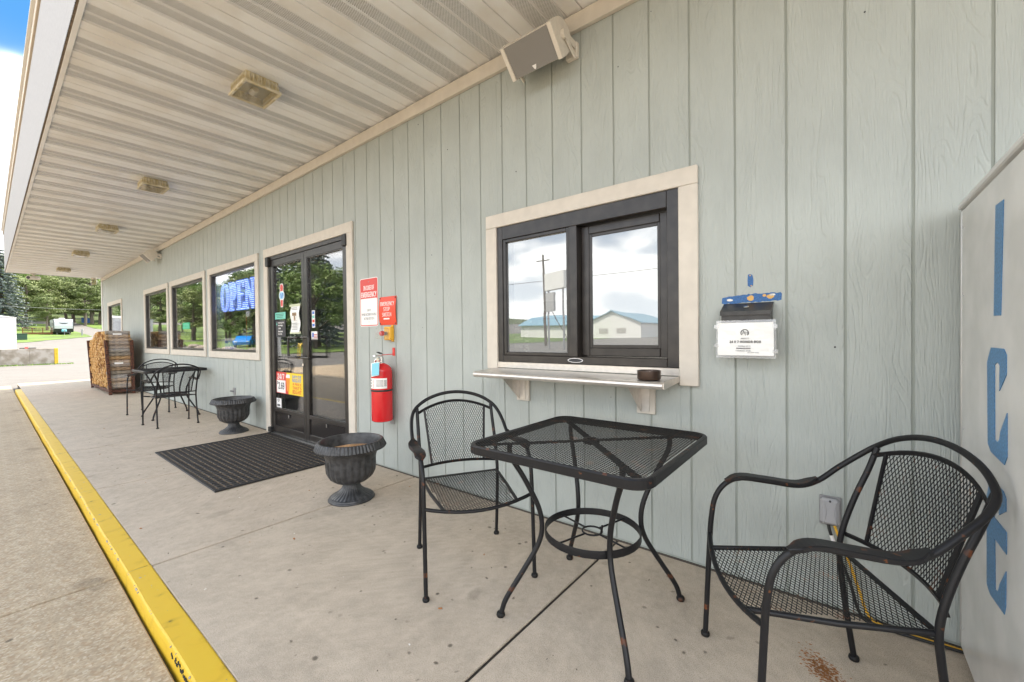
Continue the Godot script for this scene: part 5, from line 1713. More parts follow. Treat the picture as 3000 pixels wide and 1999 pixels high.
	for k in 3:
		var aw := mb()
		for q in 8:
			var a := lerpf(0.7, PI - 0.7, q / 8.0)
			var b := lerpf(0.7, PI - 0.7, (q + 1) / 8.0)
			var r0 := 0.014 + k * 0.014
			aw.quad(Vector3(cos(a) * r0, 0.008 + sin(a) * r0, 0.0013), Vector3(cos(b) * r0, 0.008 + sin(b) * r0, 0.0013), Vector3(cos(b) * (r0 + 0.007), 0.008 + sin(b) * (r0 + 0.007), 0.0013), Vector3(cos(a) * (r0 + 0.007), 0.008 + sin(a) * (r0 + 0.007), 0.0013), Vector3(0, 0, 1))
		part("wave", aw, M.ink, wf)
	part("pill", mb().box(Vector3(0, -0.022, 0.0012), Vector3(0.08, 0.022, 0.0005)), M.ink, wf)
	part("print_line", mb().box(Vector3(0, -0.048, 0.0012), Vector3(0.10, 0.006, 0.0005)), M.grey_ink, wf)
	var cs := thing("card_sticker", "narrow strip of bank card symbols on the other door leaf", "sticker", Vector3(gx(-4.62), gy(1.385), z))
	plate("sheet", -0.033, 0.033, -0.094, 0.094, 0.002, 0.0, 0.001, M.sign_white, cs)
	for k in 4:
		part("card", mb().box(Vector3(0, 0.068 - k * 0.045, 0.0012), Vector3(0.048, 0.030, 0.0005)), [M.sign_blue, M.teal, M.orange_red, M.sign_blue][k], cs)
	var fs := thing("eagle_flag_sticker", "small stars and stripes sticker beside the door handle", "sticker", Vector3(gx(-4.605), gy(1.20), z))
	plate("sheet", -0.066, 0.066, -0.046, 0.046, 0.004, 0.0, 0.001, M.sign_white, fs)
	for k in 3:
		part("stripe", mb().box(Vector3(0.025, 0.012 - k * 0.018, 0.0012), Vector3(0.075, 0.008, 0.0005)), M.sign_red, fs)
	part("canton", mb().box(Vector3(-0.03, 0.008, 0.0012), Vector3(0.035, 0.05, 0.0005)), M.sign_blue, fs)
	part("print_line", mb().box(Vector3(0, -0.040, 0.0012), Vector3(0.11, 0.006, 0.0005)), M.ink, fs)
	# lit sign in the window
	var op := thing("open_sign", "lit blue and white OPEN sign hanging in the window", "sign", Vector3(-7.11, 1.82, -0.13))
	part("backing", mb().box(Vector3(0.0, 0.0, -0.02), Vector3(1.36, 0.40, 0.02), 0.005), M.led_back, op)
	var word := letters("OPEN", Vector3(0.0, 0.0, 0.0), 1.32, 0.44, M.led, op, true, true, Basis.IDENTITY, 0.02)
	word.name = "lettering"
	var lamp := AreaLight3D.new()
	lamp.name = "open_sign_glow"
	lamp.area_size = Vector2(1.36, 0.44)
	lamp.light_color = Color(0.3, 0.55, 1.0)
	lamp.light_energy = 0.10
	lamp.shadow_enabled = true
	add_child(lamp)
	lamp.transform = Transform3D(Basis(Vector3.UP, PI), Vector3(-7.11, 1.82, -0.10))
	part("controller", mb().box(Vector3(0.42, -0.29, 0.0), Vector3(0.10, 0.08, 0.02), 0.004), M.sign_white, op)
	part("hanger", mb().tube([Vector3(0.30, -0.24, -0.02), Vector3(0.30, -0.80, -0.02)], 0.004, 6), M.sign_red, op)
	var bx := thing("bottle_carton", "grey and blue drink carton on the sill behind the OPEN window", "carton", Vector3(-7.45, 1.0, -0.19))
	part("carton", mb().between(Vector3(-0.30, 0.002, -0.08), Vector3(0.30, 0.19, 0.08), 0.004), flat(0.42, 0.44, 0.45, 0.5), bx)
	part("print_panel", mb().box(Vector3(0.06, 0.085, 0.081), Vector3(0.36, 0.13, 0.0015)), M.sign_blue, bx)
	part("print_panel", mb().box(Vector3(0.06, 0.165, 0.081), Vector3(0.40, 0.03, 0.0015)), M.sign_white, bx)
	part("print_ring", mb().tube([Vector3(0.06, 0.075, 0.0815), Vector3(0.06, 0.075, 0.083)], 0.05, 20), M.sign_white, bx)
	part("print_ring", mb().tube([Vector3(0.06, 0.075, 0.083), Vector3(0.06, 0.075, 0.084)], 0.033, 20), M.sign_blue, bx)
	var gn := thing("green_sticker", "green paper notice stuck in the middle shop window", "notice", Vector3(-9.22, 1.418, -0.019))
	plate("sheet", -0.21, 0.21, -0.058, 0.058, 0.003, 0.0, 0.001, M.green, gn)
	for k in 3:
		part("print_line", mb().box(Vector3(0, 0.03 - k * 0.028, 0.0012), Vector3(0.32, 0.008, 0.0004)), M.teal, gn)
	# blind behind half of the farthest window
	var bl := thing("window_blind", "white panel filling half of the window behind the firewood", "blind", Vector3(-15.20, 1.57, -0.10))
	part("panel", mb().box(Vector3.ZERO, Vector3(0.86, 1.16, 0.02), 0.004), M.blind, bl)
	var cl := thing("room_light", "flush white ceiling light glowing inside the service room", "ceiling light", Vector3(-1.2, 2.75, -1.35))
	part("housing", mb().between(Vector3(-0.32, -0.05, -0.32), Vector3(0.32, -0.001, 0.32), 0.01), M.white, cl)
	var lm := flat(0.8, 0.8, 0.8)
	lm.emission_enabled = true
	lm.emission = Color(1.0, 0.97, 0.92)
	lm.emission_energy_multiplier = 1.5
	part("light_panel", mb().between(Vector3(-0.29, -0.058, -0.29), Vector3(0.29, -0.051, 0.29)), lm, cl)
	var rl := AreaLight3D.new()
	rl.name = "room_light_glow"
	rl.area_size = Vector2(0.58, 0.58)
	rl.light_color = Color(1.0, 0.97, 0.92)
	rl.light_energy = 1.6
	rl.shadow_enabled = true
	add_child(rl)
	rl.transform = Transform3D(Basis(Vector3.RIGHT, -PI / 2), Vector3(-1.2, 2.685, -1.35))
	# tobacco rack behind the service window
	var rk := thing("tobacco_rack", "pale shelf rack with small packs behind the service window", "rack", Vector3(-2.05, 0.0, -0.62))
	part("panel", mb().between(Vector3(-0.30, 0.9, -0.05), Vector3(0.42, 1.45, -0.03)), M.room_light, rk)
	part("header", mb().between(Vector3(-0.05, 1.30, -0.03), Vector3(0.42, 1.36, -0.01)), flat(0.25, 0.05, 0.14, 0.5), rk)
	letters("SWISHER SWEETS", Vector3(0.19, 1.33, -0.009), 0.40, 0.028, M.sign_white, rk, true, true)
	letters("KAYAK", Vector3(-0.06, 1.13, -0.028), 0.22, 0.05, M.sign_white, rk, true, false, Basis(Vector3.BACK, PI / 2))
	for k in 2:
		for j in 4:
			part("pack", mb().box(Vector3(-0.24 + k * 0.10, 1.22 - j * 0.07, -0.02), Vector3(0.08, 0.03, 0.02)), M.sign_white, rk)
	for k in 3:
		part("price_tag", mb().box(Vector3(-0.24 + k * 0.10, 1.30, -0.02), Vector3(0.08, 0.045, 0.006)), M.sign_white, rk)

# ---------- firewood ----------
func make_firewood() -> void:
	var r := RandomNumberGenerator.new()
	r.seed = 44
	var k := thing("firewood_rack", "rust red steel rack holding stacked firewood by the wall", "rack")
	var xa := -14.82
	var xb := -12.33
	for z in [0.20, 0.56]:
		part("rail", mb().between(Vector3(xa, 0.05, z - 0.03), Vector3(xb, 0.11, z + 0.03), 0.004), M.rust_frame, k)
	for x in [xa + 0.03, xb - 0.03]:
		part("rail", mb().between(Vector3(x - 0.03, 0.045, 0.23), Vector3(x + 0.03, 0.105, 0.53), 0.004), M.rust_frame, k)
		for e in [[0.20, 0.215], [0.57, 0.63]]:
			part("post", mb().bar(Vector3(x + 0.035, 0.0, e[0]), Vector3(x + 0.035, 1.18, e[1]), 0.055, 0.055, Vector3.RIGHT, 0.004), M.rust_frame, k)
	for x in [-13.9, -13.2]:
		part("rail", mb().between(Vector3(x - 0.04, 0.045, 0.23), Vector3(x + 0.04, 0.105, 0.53), 0.004), M.lumber, k)
	# split logs, ends towards the yard
	var shapes := []
	for s in 10:
		var pg := PackedVector2Array()
		var n := 3 + s % 3
		var a0 := r.randf() * TAU
		for q in n:
			var a := a0 + TAU * (q + r.randf_range(-0.18, 0.18)) / n
			pg.append(Vector2(cos(a) * 0.056, sin(a) * 0.036) * r.randf_range(0.92, 1.18))
		shapes.append(mb().prism(pg, -0.19, 0.19).mesh())
	var cells := []
	var rows := 21
	for j in rows:
		var y := 0.150 + j * 0.0595
		var n := 27
		for i in n:
			var x := -12.52 - (i + (0.5 if j % 2 == 1 else 0.0)) * 0.0845
			if x < -14.76 or (j > 17 and (i > 20 - (j - 17) * 2)):
				continue
			cells.append([x + r.randf_range(-0.010, 0.010), y + r.randf_range(-0.006, 0.006), 0.385 + 0.05 * j / rows + r.randf_range(-0.022, 0.022), r.randi() % 10, r.randi() % 4, r.randf_range(-0.5, 0.5)])
	cells.sort_custom(func(a, b): return a[0] > b[0])
	var pile := mb()
	for i in cells.size():
		var c: Array = cells[i]
		var T := Transform3D(Basis(Vector3.BACK, c[5]) * Basis(Vector3.UP, r.randf_range(-0.04, 0.04)), Vector3(c[0], c[1], c[2]))
		if i < 300:
			var o := put(numbered("firewood_log"), shapes[c[3]], M.split[c[4]], self)
			o.transform = T
			tag(o, "split log stacked in the rust red rack with its sawn end outward", "log", "split logs in the rack")
		else:
			var m: ArrayMesh = shapes[c[3]]
			var ar := m.surface_get_arrays(0)
			var base := pile.v.size()
			for q in ar[Mesh.ARRAY_VERTEX].size():
				pile.vert(T * ar[Mesh.ARRAY_VERTEX][q], T.basis * ar[Mesh.ARRAY_NORMAL][q])
			for q in ar[Mesh.ARRAY_INDEX]:
				pile.i.append(base + q)
	var po := part(numbered("firewood_pile"), pile, M.split[0], self)
	tag(po, "remaining split logs filling the far part of the rack", "firewood")
	po.set_meta("kind", "stuff")
	# wrapped bundles at the near end, one above another
	for s in 8:
		var y := 0.115 + s * 0.158
		var names := ["lowest in the stack", "second from the rack floor", "third from the rack floor", "fourth from the rack floor", "fifth from the rack floor", "sixth from the rack floor", "seventh from the rack floor", "topmost of the stack"]
		var b := thing("firewood_bundle", "film wrapped bundle of bark covered logs, " + names[s], "firewood", Vector3(-12.405, y, 0.395 + 0.004 * s), 0.0, "wrapped bundles at the rack end")
		for q in 2:
			var pg := PackedVector2Array()
			for a in 7:
				var an := TAU * a / 7.0 + s
				pg.append(Vector2(cos(an) * 0.052, 0.004 + 0.040 + q * 0.077 + sin(an) * 0.040) * Vector2(r.randf_range(0.85, 1.08), 1.0))
			var lg := part("log", mb().prism(pg, -0.20 + r.randf_range(-0.015, 0.015), 0.20 + r.randf_range(-0.015, 0.015)), M.bark[(s + q) % 3], b)
			lg.rotation.y = r.randf_range(-0.05, 0.05)
		if s != 2 and s != 4:
			var fl := mb()
			for q in 16:
				var a := TAU * q / 16.0
				var c := TAU * (q + 1) / 16.0
				var w := 0.155
				fl.quad(Vector3(cos(a) * 0.063, 0.082 + sin(a) * 0.083, -w), Vector3(cos(c) * 0.063, 0.082 + sin(c) * 0.083, -w), Vector3(cos(c) * 0.063, 0.082 + sin(c) * 0.083, w), Vector3(cos(a) * 0.063, 0.082 + sin(a) * 0.083, w), Vector3(cos(a), sin(a), 0))
			part("film", fl, M.film, b)
		if s in [3, 7]:
			part("label", mb().box(Vector3(0.0645, 0.09, 0.02), Vector3(0.001, 0.035, 0.14)), M.sign_white, b)

# ---------- trees ----------
func leaf(b: MB, p: Vector3, s: float, nn: Vector3) -> void:
	var t := nn.cross(Vector3(rng.randf_range(-1, 1), rng.randf_range(-1, 1), rng.randf_range(-1, 1))).normalized()
	if t.length() < 0.5:
		t = Vector3.RIGHT
	var u := nn.cross(t).normalized()
	var a := t * s * rng.randf_range(0.7, 1.3)
	var c := u * s * rng.randf_range(0.4, 0.8)
	b.quad(p - a, p - c, p + a, p + c, nn)

func shade_of(a: Color, b: Color) -> Color:
	return a.lerp(b, rng.randf())

func clump(b: MB, c: Vector3, r: Vector3, n: int, s: float, ca: Color, cb: Color) -> void:
	for k in n:
		var d := Vector3(rng.randfn(), rng.randfn(), rng.randfn()).normalized()
		var q := pow(rng.randf(), 0.45)
		b.col = shade_of(ca, cb)
		leaf(b, c + d * r * q, s, (d + Vector3(rng.randf_range(-0.6, 0.6), rng.randf_range(-0.2, 0.9), rng.randf_range(-0.6, 0.6))).normalized())

func broadleaf(sd: int, h: float, spread: float, ca: Color, cb: Color) -> Array:
	rng.seed = sd
	var crown := mb(); crown.colored = true
	var wood := mb()
	wood.tube([Vector3(0, -0.3, 0), Vector3(0.1, h * 0.25, 0), Vector3(-0.1, h * 0.55, 0.1), Vector3(0, h * 0.8, 0)], [h * 0.026, h * 0.02, h * 0.013, h * 0.004], 7)
	for k in 34:
		var a := rng.randf() * TAU
		var y := rng.randf_range(0.24, 0.95)
		var rad := spread * sqrt(maxf(0.05, 1.0 - pow((y - 0.5) / 0.52, 2.0))) * rng.randf_range(0.35, 0.95)
		var c := Vector3(cos(a) * rad, h * y, sin(a) * rad)
		if k % 3 == 0:
			wood.tube([Vector3(0, h * y * 0.6, 0), c * Vector3(0.6, 0.93, 0.6), c], [h * 0.011, h * 0.006, h * 0.002], 5)
		clump(crown, c, Vector3.ONE * spread * rng.randf_range(0.22, 0.40) * Vector3(1, 0.75, 1), 110, h * 0.019, ca, cb)
	return [wood, crown]

func cedar(sd: int, h: float, spread: float, ca: Color, cb: Color) -> Array:
	rng.seed = sd
	var crown := mb(); crown.colored = true
	var wood := mb()
	var lean := rng.randf_range(-0.12, 0.12) * h
	wood.tube(spline([Vector3(0, -0.3, 0), Vector3(lean * 0.2, h * 0.25, 0.1), Vector3(lean * 0.7, h * 0.55, -0.1), Vector3(lean, h * 0.92, 0)], 3), [h * 0.032, h * 0.03, h * 0.028, h * 0.025, h * 0.022, h * 0.019, h * 0.015, h * 0.012, h * 0.008, h * 0.004], 7)
	for k in 26:
		var y := lerpf(0.30, 0.98, k / 25.0)
		var a := rng.randf() * TAU
		var rad := spread * (1.0 - pow(absf(y - 0.55) / 0.55, 2.2) * 0.85) * rng.randf_range(0.5, 1.0)
		var root := Vector3(lean * y * y, h * y * 0.86, 0)
		var c := Vector3(lean * y + cos(a) * rad, h * y, sin(a) * rad)
		wood.tube([root, root.lerp(c, 0.5) - Vector3(0, h * 0.012, 0), c], [h * 0.010, h * 0.007, h * 0.002], 5)
		for m in 3:
			var cc := root.lerp(c, 0.55 + 0.22 * m)
			clump(crown, cc, Vector3(spread * 0.34, h * 0.035, spread * 0.34), 75, h * 0.017, ca, cb)
	return [wood, crown]

func spruce(sd: int, h: float, spread: float, ca: Color, cb: Color) -> Array:
	rng.seed = sd
	var crown := mb(); crown.colored = true
	var wood := mb()
	wood.tube([Vector3(0, -0.3, 0), Vector3(0, h * 0.5, 0), Vector3(0, h * 0.98, 0)], [h * 0.020, h * 0.012, h * 0.002], 7)
	var layers := 26
	for k in layers:
		var y := pow((k + 0.5) / layers, 0.92)
		var rad := spread * pow(1.0 - y, 0.75) * rng.randf_range(0.88, 1.06) + 0.1
		var n := int(lerpf(15, 5, y))
		for j in n:
			var a := TAU * (j + rng.randf() * 0.8) / n + k * 0.7
			var len := rad * rng.randf_range(0.78, 1.08)
			for m in 9:
				var q := (m + 1.0) / 9.0
				var drop := -0.30 * len * q * q + 0.10 * len * pow(q, 4.0)
				var c := Vector3(cos(a) * len * q, h * (0.04 + y * 0.95) + drop, sin(a) * len * q)
				clump(crown, c, Vector3(0.32, 0.10, 0.32) * (0.35 + q * 0.7) * (spread / 4.0), 6, 0.17 * spread / 4.0, ca, cb)
	return [wood, crown]

func tree(called: String, label: String, shape: Array, trunk: Material, at: Vector2, turn: float, size: float, group: String) -> Node3D:
	var t := thing(called, label, "tree", Vector3(at.x, terrain(at.x, at.y), at.y), turn, group)
	put("trunk", shape[0], trunk, t)
	put("crown", shape[1], M.leaf, t)
	t.scale = Vector3.ONE * size
	return t

func make_trees() -> void:
	var meshes := {}
	var spec := {
		"oak": broadleaf(3, 12.0, 4.6, Color(0.107, 0.160, 0.040), Color(0.155, 0.231, 0.057)),
		"ash": broadleaf(9, 11.0, 4.0, Color(0.141, 0.208, 0.049), Color(0.202, 0.299, 0.071)),
		"elm": broadleaf(17, 13.0, 4.4, Color(0.088, 0.136, 0.043), Color(0.126, 0.196, 0.061)),
		"cedar": cedar(5, 11.0, 4.2, Color(0.092, 0.120, 0.032), Color(0.133, 0.173, 0.046)),
		"cedar2": cedar(23, 10.0, 4.0, Color(0.105, 0.132, 0.033), Color(0.152, 0.190, 0.048)),
		"spruce": spruce(7, 15.5, 4.4, Color(0.090, 0.114, 0.109), Color(0.130, 0.165, 0.156)),
	}
	for k in spec:
		meshes[k] = [spec[k][0].mesh(), spec[k][1].mesh()]
	var r := RandomNumberGenerator.new()
	r.seed = 90
	tree("spruce_tree", "tall blue green spruce standing behind the white tank", meshes.spruce, M.trunk, Vector2(-132, 0.2), 0.0, 1.05, "")
	tree("spruce_tree", "blue green spruce partly hidden behind the taller spruce", meshes.spruce, M.trunk, Vector2(-150, 7.5), 1.5, 1.0, "")
	var g := "dark cedars behind the trailer"
	var lb := "spreading dark cedar among the others behind the trailer and road"
	for q in [[-128, -5.6, 0.62], [-146, -3.6, 1.0], [-150, -7.5, 1.15], [-158, -10.8, 1.1], [-152, -13.6, 0.95], [-160, -15.8, 1.2], [-163, -17.6, 1.15], [-161, -20.2, 1.1], [-168, -13.0, 1.2], [-172, -23.5, 1.2], [-160, -26.0, 1.1], [-166, -32.0, 1.2], [-175, -8.5, 1.3], [-170, -2.0, 1.2]]:
		tree("cedar_tree", lb, meshes.cedar if r.randf() < 0.5 else meshes.cedar2, M.trunk_pale if r.randf() < 0.5 else M.trunk, Vector2(q[0], q[1]), r.randf() * TAU, q[2], g)
	var kinds := ["oak", "ash", "elm", "cedar", "oak", "ash"]
	for row in 6:
		var t := 186.0 + row * 26.0
		var z := 18.0
		while z > -0.19 * t - 14.0:
			var kd: String = kinds[r.randi() % 6]
			tree("hillside_tree", "leafy green tree on the wooded hillside beyond the road", meshes[kd], M.trunk, Vector2(-t + r.randf_range(-9, 9), z + r.randf_range(-1.5, 1.5)), r.randf() * TAU, r.randf_range(0.95, 1.35), "wooded hillside")
			z -= r.randf_range(5.5, 8.0)
	# across the yard, mirrored in doors and windows
	for q in [[-52, 24, "spruce", 0.9], [-60, 27, "elm", 1.0], [-47, 21, "oak", 0.82], [-68, 25, "spruce", 1.0], [-57, 33, "ash", 1.0], [-74, 31, "oak", 1.05], [-64, 21, "cedar", 0.9], [-80, 23, "ash", 0.9], [-88, 27, "elm", 1.0], [-72, 20, "oak", 0.7], [-96, 22, "oak", 0.95], [-84, 19, "cedar2", 0.85], [-104, 28, "ash", 1.0], [-94, 33, "elm", 1.1], [-110, 20, "cedar", 0.9], [-120, 26, "oak", 1.1], [-130, 18, "elm", 0.9], [-112, 36, "ash", 1.1], [-140, 24, "oak", 1.0], [-77, 38, "elm", 1.1], [-66, 36, "oak", 1.05], [-38, 38, "cedar2", 0.36]]:
		tree("yard_tree", "tree across the forecourt, mirrored in the shop glass", meshes[q[2]], M.trunk, Vector2(q[0], q[1]), r.randf() * TAU, q[3], "trees across the forecourt")

# ---------- beyond the porch ----------
func make_yard() -> void:
	# retaining wall with a yellow end
	var w := thing("retaining_wall", "low stained concrete wall with a yellow painted end", "wall", Vector3(-35.0, -0.13, 0))
	var px := [6.0, 3.6, 1.75, 0.75, -0.17]
	for k in 4:
		part("wall_panel", mb().between(Vector3(-0.28, 0.0, px[k + 1] + 0.006), Vector3(0.0, 0.905, px[k] - 0.006), 0.012), M.old_concrete, w)
	part("core", mb().between(Vector3(-0.26, 0.0, -0.16), Vector3(-0.02, 0.89, 6.0)), M.old_concrete, w)
	part("yellow_end", mb().between(Vector3(-0.29, 0.0, -0.32), Vector3(0.006, 0.91, -0.172), 0.012), M.yellow, w)
	rng.seed = 8
	var tuft := mb(); tuft.colored = true
	for k in 420:
		var z := rng.randf_range(-0.9, 1.9)
		if rng.randf() > 0.35 + 0.65 * absf(sin(z * 3.1)):
			continue
		var p := Vector3(-34.93 + rng.randf() * 0.22, -0.13, z)
		var h := rng.randf_range(0.03, 0.10)
		tuft.col = shade_of(Color(0.10, 0.20, 0.03), Color(0.26, 0.38, 0.08))
		var s := Vector3(rng.randf_range(-0.03, 0.03), 0, rng.randf_range(-0.03, 0.03))
		tuft.tri(p - s, p + s, p + Vector3(rng.randf_range(-0.03, 0.03), h, rng.randf_range(-0.03, 0.03)), Vector3(1, 0.3, 0))
	var tf := part(numbered("weeds"), tuft, M.leaf, self)
	tag(tf, "green weeds growing along the foot of the concrete wall", "weeds")
	tf.set_meta("kind", "stuff")
	# white tank
	var t := thing("storage_tank", "white upright storage tank behind the concrete wall", "tank", Vector3(-41.6, -0.13, 3.35))
	part("shell", mb().lathe([Vector2(2.35, 0.0), Vector2(2.35, 1.45), Vector2(2.362, 1.46), Vector2(2.362, 1.50), Vector2(2.35, 1.51), Vector2(2.35, 2.80), Vector2(2.38, 2.82), Vector2(2.38, 2.86)], 64), M.tank, t)
	part("roof", mb().lathe([Vector2(2.38, 2.86), Vector2(1.2, 3.02), Vector2(0.01, 3.12)], 64), M.tank, t)
	part("vent", mb().lathe([Vector2(0.16, 2.86), Vector2(0.16, 3.02), Vector2(0.22, 3.02), Vector2(0.22, 3.10), Vector2(0.01, 3.12)], 16, Vector3(1.35, 0, -1.35)), M.grey_metal, t)
	var rd := thing("fuel_fittings", "red and black pipe fittings lying on top of the concrete wall", "fitting", Vector3(-35.14, 0.776, 0.85))
	part("pipe", mb().tube([Vector3(0, 0.03, -0.35), Vector3(0, 0.03, 0.25)], 0.028, 8), M.cord_black, rd)
	part("coupling", mb().tube([Vector3(0, 0.05, -0.06), Vector3(0, 0.05, 0.06)], 0.05, 10), M.sign_red, rd)
	# green utility cabinet
	var u := thing("utility_cabinet", "small dark green utility cabinet on the grass beside the tank", "cabinet", Vector3(-92.0, terrain(-92.0, -0.9), -0.9))
	part("body", mb().between(Vector3(-0.5, 0.0, -0.55), Vector3(0.5, 0.85, 0.55), 0.03), M.utility_green, u)
	part("lid", mb().between(Vector3(-0.53, 0.852, -0.58), Vector3(0.53, 0.95, 0.58), 0.03), M.utility_green, u)
	make_trailer()
	make_deck()
	var ped := thing("power_pedestal", "short grey power post beside the camping trailer", "post", Vector3(-109.0, terrain(-109, -8.7), -8.7))
	part("post", mb().between(Vector3(-0.1, 0, -0.1), Vector3(0.1, 0.85, 0.1), 0.02), M.grey_metal, ped)
	part("box", mb().between(Vector3(-0.13, 0.86, -0.15), Vector3(0.13, 1.2, 0.15), 0.03), M.outlet, ped)
	var dp := thing("dumpster", "blue steel dumpster under the cedars", "dumpster", Vector3(-168.0, terrain(-168, -15.6), -15.6))
	var ds := PackedVector2Array([Vector2(-0.95, 0.0), Vector2(0.95, 0.0), Vector2(1.05, 1.25), Vector2(-1.05, 1.5)])
	part("bin", mb().prism(ds, -0.9, 0.9, Transform3D(Basis(Vector3.UP, PI / 2), Vector3.ZERO)), M.dumpster, dp)
	part("lid", mb().box(Vector3(0, 1.42, 0), Vector3(1.9, 0.06, 2.2), 0.01, Basis(Vector3.RIGHT, 0.118)), M.rv_dark, dp)
	var pts := []
	for k in 25:
		var q := k / 24.0
		pts.append(Vector3(-118.0, 7.75 + 2.0 * pow(q - 0.55, 2.0) - 0.35, lerpf(8.0, -26.0, q)))
	tag(part(numbered("power_line"), mb().tube(pts, 0.03, 5), M.grey_ink, self), "single overhead power line crossing before the cedars", "power line")
	make_mirrored_yard()

func make_trailer() -> void:
	var y0 := terrain(-112, -6.6)
	var r := thing("camping_trailer", "white camping trailer with dark lower front parked on the grass", "trailer", Vector3(-112.0, y0, -6.65))
	# side profile in (x, y): nose towards +x
	var W := 1.22
	var prof := PackedVector2Array([Vector2(-7.4, 0.55), Vector2(-0.05, 0.55), Vector2(0.18, 1.15), Vector2(0.22, 1.7), Vector2(0.05, 2.5), Vector2(-0.25, 2.86), Vector2(-0.5, 2.92), Vector2(-7.4, 2.92)])
	part("body", mb().prism(prof, -W, W), M.rv_white, r)
	part("nose_band", mb().prism(PackedVector2Array([Vector2(-0.06, 0.52), Vector2(0.0, 0.52), Vector2(0.215, 1.15), Vector2(0.20, 1.17), Vector2(0.14, 1.17)]), -W - 0.012, W + 0.012), M.rv_dark, r)
	for s in [-1.0, 1.0]:
		part("edge_trim", mb().tube([Vector3(0.19, 1.15, W * s), Vector3(0.23, 1.7, W * s), Vector3(0.06, 2.5, W * s), Vector3(-0.25, 2.88, W * s)], 0.05, 6), M.rv_dark, r)
		part("skirt", mb().between(Vector3(-7.3, 0.56, s * (W + 0.004)), Vector3(-0.1, 1.05, s * (W + 0.02))), M.rv_dark, r)
		for wx in [-1.5, -3.2, -6.1]:
			part("window", mb().box(Vector3(wx, 1.95, s * (W + 0.01)), Vector3(0.85, 0.65, 0.03), 0.01), M.rv_dark, r)
		for wx in [-3.9, -4.75]:
			part("wheel", mb().tube([Vector3(wx, 0.36, s * (W - 0.3)), Vector3(wx, 0.36, s * (W - 0.02))], 0.36, 18), M.tyre, r)
	part("door", mb().box(Vector3(-2.35, 1.55, W + 0.014), Vector3(0.7, 1.85, 0.03), 0.01), M.rv_white, r)
	part("roof_unit", mb().between(Vector3(-3.4, 2.921, -0.38), Vector3(-2.4, 3.2, 0.38), 0.06), M.rv_white, r)
	# winged emblem on the nose
	var em := PackedVector2Array([Vector2(-0.62, 0.14), Vector2(-0.3, 0.10), Vector2(0.3, 0.10), Vector2(0.62, 0.14), Vector2(0.42, -0.02), Vector2(0.22, -0.10), Vector2(-0.22, -0.10), Vector2(-0.42, -0.02)])
	var n := Vector3(0.8, 0.17, 0).normalized()
	var T := Transform3D(Basis(Vector3(0, 0, -1), n.cross(Vector3(0, 0, -1)), n), Vector3(0.145, 2.12, 0))
	part("emblem", mb().prism(em, -0.01, 0.02, T), M.rv_dark, r)
	var tg := mb()
	for s in [-1.0, 1.0]:
		tg.bar(Vector3(0.0, 0.5, 0.75 * s), Vector3(1.25, 0.5, 0.05 * s), 0.08, 0.12)
	part("tow_frame", tg, M.rv_dark, r)
	part("gas_cover", mb().between(Vector3(0.32, 0.56, -0.33), Vector3(0.72, 1.05, 0.33), 0.1), M.tag_blue, r)
	part("jack", mb().tube([Vector3(1.0, 0.0, 0.0), Vector3(1.0, 1.0, 0.0)], 0.045, 8), M.grey_metal, r)
	for s in [-1.0, 1.0]:
		part("support", mb().bar(Vector3(-0.5, 0.0, 0.8 * s), Vector3(-0.5, 0.56, 0.8 * s), 0.09, 0.09), M.grey_metal, r)

func make_deck() -> void:
	var x := -113.5
	var d := thing("timber_deck", "reddish timber deck with a slatted railing beside the trailer", "deck", Vector3(x, terrain(x, -3.6) + 0.15, -3.55))
	for k in 10:
		part("plank", mb().between(Vector3(-2.0, 0.12, -1.78 + k * 0.36), Vector3(0.0, 0.17, -1.78 + k * 0.36 + 0.34)), M.deck_wood, d)
	for z in [-1.75, -0.6, 0.6, 1.75]:
		part("post", mb().between(Vector3(-0.06, -0.5, z - 0.05), Vector3(0.04, 1.12, z + 0.05)), M.deck_wood, d)
	part("rail", mb().between(Vector3(-0.07, 1.05, -1.85), Vector3(0.05, 1.13, 1.85)), M.deck_wood, d)
	part("rail", mb().between(Vector3(-0.04, 0.24, -1.85), Vector3(0.03, 0.32, 1.85)), M.deck_wood, d)
	part("joist", mb().between(Vector3(-0.04, -0.08, -1.85), Vector3(0.045, 0.12, 1.85)), M.deck_wood, d)
	for k in 22:
		var z := -1.68 + k * 0.16
		part("baluster", mb().between(Vector3(-0.02, 0.32, z - 0.02), Vector3(0.02, 1.05, z + 0.02)), M.deck_wood, d)

